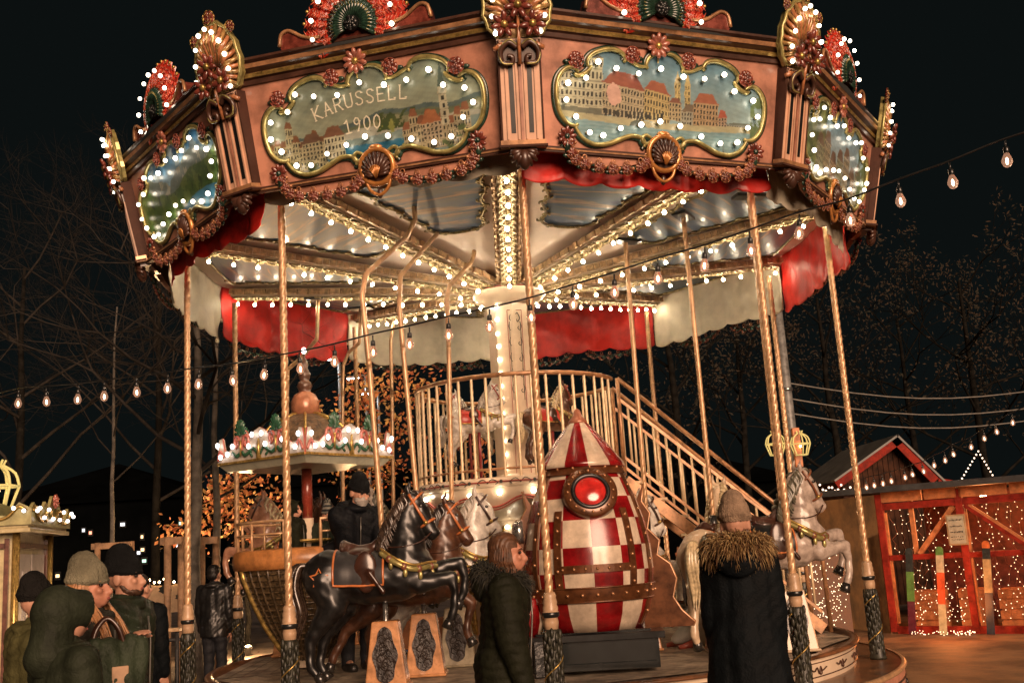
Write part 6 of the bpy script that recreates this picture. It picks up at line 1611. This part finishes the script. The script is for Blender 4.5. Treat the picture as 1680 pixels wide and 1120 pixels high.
for i in range(5):
    cr_ = tag(empty('crate', A + FD * (.4 + i * .62) + Vector((-FD.y, FD.x, 0)) * (.8 + .2 * (i % 2)) + Vector((0, 0, G)), AN), 'pale wooden crate standing inside the red-framed hut', 'crate', 'crates inside the red-framed hut')
    mb = MB()
    for q in range(4): mb.box((0, -.2, .08 + .15 * q), (.42, .02, .12), 0); mb.box((0, .2, .08 + .15 * q), (.42, .02, .12), 0); mb.box((-.2, 0, .08 + .15 * q), (.02, .4, .12), 0); mb.box((.2, 0, .08 + .15 * q), (.02, .4, .12), 0)
    mb.box((0, 0, .59), (.4, .38, .02), 0); mb.box((0, 0, .3), (.38, .36, .56), 0); mb.build('slats', palew, cr_)
l = bpy.data.lights.new('hut_glow', 'POINT'); l.energy = 40; l.color = (1, .29, .07); l.shadow_soft_size = .25
o = bpy.data.objects.new('lamp_glow', l); COL.objects.link(o); o.parent = hut; o.location = (1.3, 1.1, ht - .3)
MB().ball((1.3, 1.1, ht - .2), .06).build('added_bulb', warm, hut)  # bulb added at the point light that stands in for the fairy lights
l = bpy.data.lights.new('hut_glow', 'POINT'); l.energy = 22; l.color = (1, .26, .06); l.shadow_soft_size = .25
o = bpy.data.objects.new('lamp_glow', l); COL.objects.link(o); o.parent = hut; o.location = (1.1, -.9, .55)  # added point light without a fixture, casting the fairy lights' glow
# light curtain
lc = tag(empty('light_curtain', (A.x, A.y, G), AN), 'curtain of warm fairy lights hanging inside the red-framed hut', 'fairy lights')
fairy = emis('fairy_light', (1, .72, .42), 2.2); wirem = mat('copper_wire', (.40, .13, .05), .4, metal=.3)
rn = random.Random(9)
for i in range(34):
    x = .18 + i * .094 + rn.uniform(-.02, .02); y = .10 + .10 * (i % 3); zb = rn.choice((.12, .2, ht * .5, .15, .3)); P = []
    n = int((ht - .3 - zb) / .085); mb = MB()
    for j in range(n + 1):
        P.append((x + rn.gauss(0, .030), y + rn.gauss(0, .03), ht - .28 - (j + rn.uniform(-.4, .4)) * .085))
        if rn.random() < .8: mb.ball(P[-1], .0068, 0, 6, 4)
    if len(P) > 1: mb.tube(P, .003, 3, 1, caps=False)
    mb.build('light_string', [fairy, wirem], lc)
mb = MB()
for i in range(60): mb.ball((.35 + rn.random() * .9, -.12 - rn.random() * .28, .035 + rn.random() * .05), .0068, 0, 6, 4)
for i in range(80): mb.ball((.2 + rn.random() * .95, .2 + rn.random() * .5, .15 + rn.random() * .5), .0068, 0, 6, 4)
mb.build('light_heap', fairy, lc)['kind'] = 'stuff'
q_ = tag(empty('light_net', (4.55, 5.3, G)), 'heap of fairy lights in the dark gap left of the plywood', 'fairy lights'); mb = MB()
for i in range(170): mb.ball((rn.uniform(-.22, .3), rn.uniform(-.2, .2), rn.uniform(.15, 1.25)), .0072, 0, 6, 4)
mb.build('light_string', fairy, q_)
MB().box((0.1, .3, .7), (.7, .05, 1.4)).build('backing_board', mat('brown_backing', (.12, .05, .02), .6), q_)
# sign board on the hut
sg = tag(empty('menu_sign', A + FD * 1.16 + Vector((0, 0, G + ht * .70)), AN), 'small framed notice hanging on the red post of the hut', 'sign')
mb = MB(); mb.box((0, -.10, 0), (.27, .03, .44)); mb.build('frame', mat('pale_oak', (.40, .28, .15), .5), sg, bevel=.004)
mb = MB(); mb.box((0, -.118, 0), (.225, .008, .395)); mb.build('paper', mat('notice_paper', (.42, .40, .30), .6), sg)
mb = MB(); rn = random.Random(4)
for r_, (z, n, s) in enumerate(((.14, 9, .022), (.05, 11, .02), (-.03, 8, .022), (-.10, 6, .012), (-.14, 7, .010))):
    for j in range(n): mb.box((-.09 + .18 * (j + .5) / n, -.1235, z + rn.uniform(-.004, .004)), (.18 / n * rn.uniform(.4, .75), .002, s * rn.uniform(.6, 1.0)))
mb.build('print', blackp, sg)
# skis leaning on the front
def ski(x, cols, label, lean=.06, wdt=.105, Hs=1.25):
    r = tag(empty('ski', A + FD * x + Vector((.6, -.8, 0)).normalized() * .0 + Vector((FD.y, -FD.x, 0)) * .20 + Vector((0, 0, G + .03)), AN), label, 'ski', 'skis leaning on the hut')
    r.rotation_euler = (-.09, lean, AN)
    z = 0
    for i, (hh, m_) in enumerate(cols):
        z1 = z + hh * Hs
        if i < len(cols) - 1: pl_ = [(-wdt / 2, z), (wdt / 2, z), (wdt / 2, z1), (-wdt / 2, z1)]
        else: pl_ = [(-wdt / 2, z), (wdt / 2, z)] + [(wdt / 2 * cos(a), z1 - wdt / 2 + wdt / 2 * sin(a)) for a in [pi * k / 10 for k in range(11)]]
        MB().slab(pl_, -.012, .012).build('ski_section', m_, r); z = z1
    return r
sk = lambda n, c: mat('ski_' + n, c, .35, coat=.5, var=.25, scale=10)
ski(.36, [(.38, sk('plum', (.10, .015, .03))), (.34, sk('green', (.10, .24, .05))), (.28, sk('black', (.02, .025, .025)))], 'ski with plum tail, green middle and black tip')
ski(.80, [(.34, sk('pale', (.45, .42, .26))), (.36, sk('orange', (.60, .10, .03))), (.20, sk('cream', (.50, .45, .30))), (.10, sk('green', (.10, .24, .05)))], 'ski with orange middle, cream top and pale tail')
ski(1.45, [(.44, sk('navy', (.015, .03, .05))), (.36, sk('tan', (.48, .34, .16))), (.12, sk('black', (.02, .025, .025))), (.08, sk('tip_orange', (.65, .16, .04)))], 'ski with navy tail, tan middle and orange tip', Hs=1.3)
ski(2.05, [(1.0, sk('brown', (.20, .09, .04)))], 'plain brown wooden ski', .05, .11)
ski(2.75, [(.5, sk('pale', (.45, .42, .26))), (.3, sk('blue', (.03, .14, .30))), (.2, sk('olive', (.22, .22, .06)))], 'ski with blue middle and olive tip at the right edge', .05)
# gabled hut behind
gp = aty(1465, 716, 11.0); eL = aty(1362, 790, 11.0); eR = aty(1548, 796, 11.0)
gh = tag(empty('gabled_hut', (gp.x, 11.0, G)), 'wooden gabled hut with red bargeboards behind the plywood', 'market hut')
ax_, ay_ = eL.x - gp.x, eL.z - G; bx_, by_ = eR.x - gp.x, eR.z - G; tz = gp.z - G
dw = mat('dark_plank_wall', (.055, .022, .011), .7, var=.45, scale=4, spec=.1)
mb = MB(); nP = 16
for i in range(nP):
    x0, x1 = lerp(ax_ + .25, bx_ - .3, i / nP), lerp(ax_ + .25, bx_ - .3, (i + 1) / nP) - .012
    zf = lambda x: (lerp(ay_, tz, (x - ax_) / (0 - ax_)) if x < 0 else lerp(tz, by_, x / bx_)) - .06
    mb.add([(x0, 0, 0), (x1, 0, 0), (x1, 0, zf(x1)), (x0, 0, zf(x0))], [(0, 1, 2, 3)], 0, False)
mb.box(((ax_ + bx_) / 2, 1.9, ay_ / 2), ((bx_ - ax_) * .8, 3.6, ay_)); mb.build('plank_wall', dw, gh)
mb = MB(); rdp = mat('bright_red_board', (.24, .018, .008), .6, var=.3, spec=.12)
mb.bar((ax_, -.25, ay_), (0, -.25, tz), .03, .18, 0, up=(0, 1, 0)); 
mb = MB()
for (x0, z0, x1, z1) in ((ax_, ay_, 0, tz), (0, tz, bx_ * .8, lerp(tz, by_, .86)), (bx_ * .8, lerp(tz, by_, .86), bx_ + .35, by_ + .03)):
    d = Vector((x1 - x0, 0, z1 - z0)).normalized(); nrm = Vector((-d.z, 0, d.x))
    mb.add([Vector((x0, -.27, z0)) - nrm * .18, Vector((x1, -.27, z1)) - nrm * .18, Vector((x1, -.27, z1)), Vector((x0, -.27, z0)), Vector((x0, -.23, z0)) - nrm * .18, Vector((x1, -.23, z1)) - nrm * .18, Vector((x1, -.23, z1)), Vector((x0, -.23, z0))], [(0, 1, 2, 3), (4, 7, 6, 5), (0, 4, 5, 1), (3, 2, 6, 7), (0, 3, 7, 4), (1, 5, 6, 2)], 0, False)
mb.build('bargeboard', rdp, gh)
mb = MB()
for (x0, z0, x1, z1) in ((ax_, ay_, 0, tz), (0, tz, bx_, by_)):
    mb.add([(x0, -.3, z0 + .02), (x1, -.3, z1 + .02), (x1, 3.6, z1 + .02), (x0, 3.6, z0 + .02)], [(0, 1, 2, 3)], 0, False)
ro_ = mb.build('roof', mat('grey_sheet_roof', (.16, .16, .15), .5, var=.3, scale=3), gh); s_ = ro_.modifiers.new('t', 'SOLIDIFY'); s_.thickness = .04
# left slope seen from the side: a second ridge running back
mb = MB()
for i in range(11):
    t = i / 10; p_ = aty(lerp(1345, 1395, t), 795 + 10 * abs(sin(t * 9)), 9.5); mb.ball((p_.x, p_.y, p_.z), .022, 0, 6, 5)
tag(mb.build('fairy_lights', emis('pinkish_fairy', (1, .72, .52), 1.8)), 'short row of fairy lights between the horse head and the gabled hut', 'fairy lights')
mb = MB(); q0 = aty(1605, 740, 6.5)
for i in range(19):
    t = i / 18; X_ = 1575 + 60 * t; Y2 = 790 - 50 * (1 - abs(t - .5) * 2) ; p_ = aty(X_, Y2, 6.5); mb.ball((p_.x, p_.y, p_.z), .015, 0, 6, 5)
tag(mb.build('star_lights', MATS['pinkish_fairy']), 'peaked outline of tiny lights above the hut roof', 'fairy lights')
# grey pole with lanterns, wires
q = aty(1308, 800, 9.0); pt = aty(1270, 515, 9.0)
ul = tag(empty('utility_pole', (q.x, 9.0, G)), 'grey steel street pole rising behind the right canopy edge', 'pole')
mb = MB(); tx = pt.x - q.x; mb.tube([(0, 0, 0), (tx * .0, 0, 2.2), (0, 0, pt.z - G + 2.5)], [.13, .115, .08], 14); mb.build('shaft', mat('grey_pole_paint', (.22, .22, .21), .45, metal=.2, var=.3), ul)
MB().tube([(0, 0, aty(1284, 642, 9).z - G), (0, 0, aty(1284, 642, 9).z - G + .06)], .125, 14).build('band', steel, ul)
MB().box((.05, -.1, aty(1300, 735, 9).z - G), (.14, .16, .75)).build('wooden_mount', palew, ul, bevel=.01)
for px_, lab in ((1272, 'yellow wire lantern left of the grey pole'), (1313, 'yellow wire lantern right of the grey pole')):
    p_ = aty(px_, 728, 8.8); star_lantern((p_.x, 8.8, p_.z), .42, lab)
for i, (y0, y1) in enumerate(((627, 640), (652, 668), (676, 688))):
    a, b = aty(1286, y0, 9), aty(1700, y1, 12); mb = MB(); mb.tube([lerp(a, b, t / 8) + Vector((0, 0, -.25 * sin(pi * t / 8))) for t in range(9)], .014, 5)
    tag(mb.build('overhead_wire', mat('wire_grey', (.20, .19, .17), .6)), ['topmost overhead wire leaving the grey pole', 'middle overhead wire leaving the grey pole', 'lowest overhead wire leaving the grey pole'][i], 'wire', 'overhead wires')
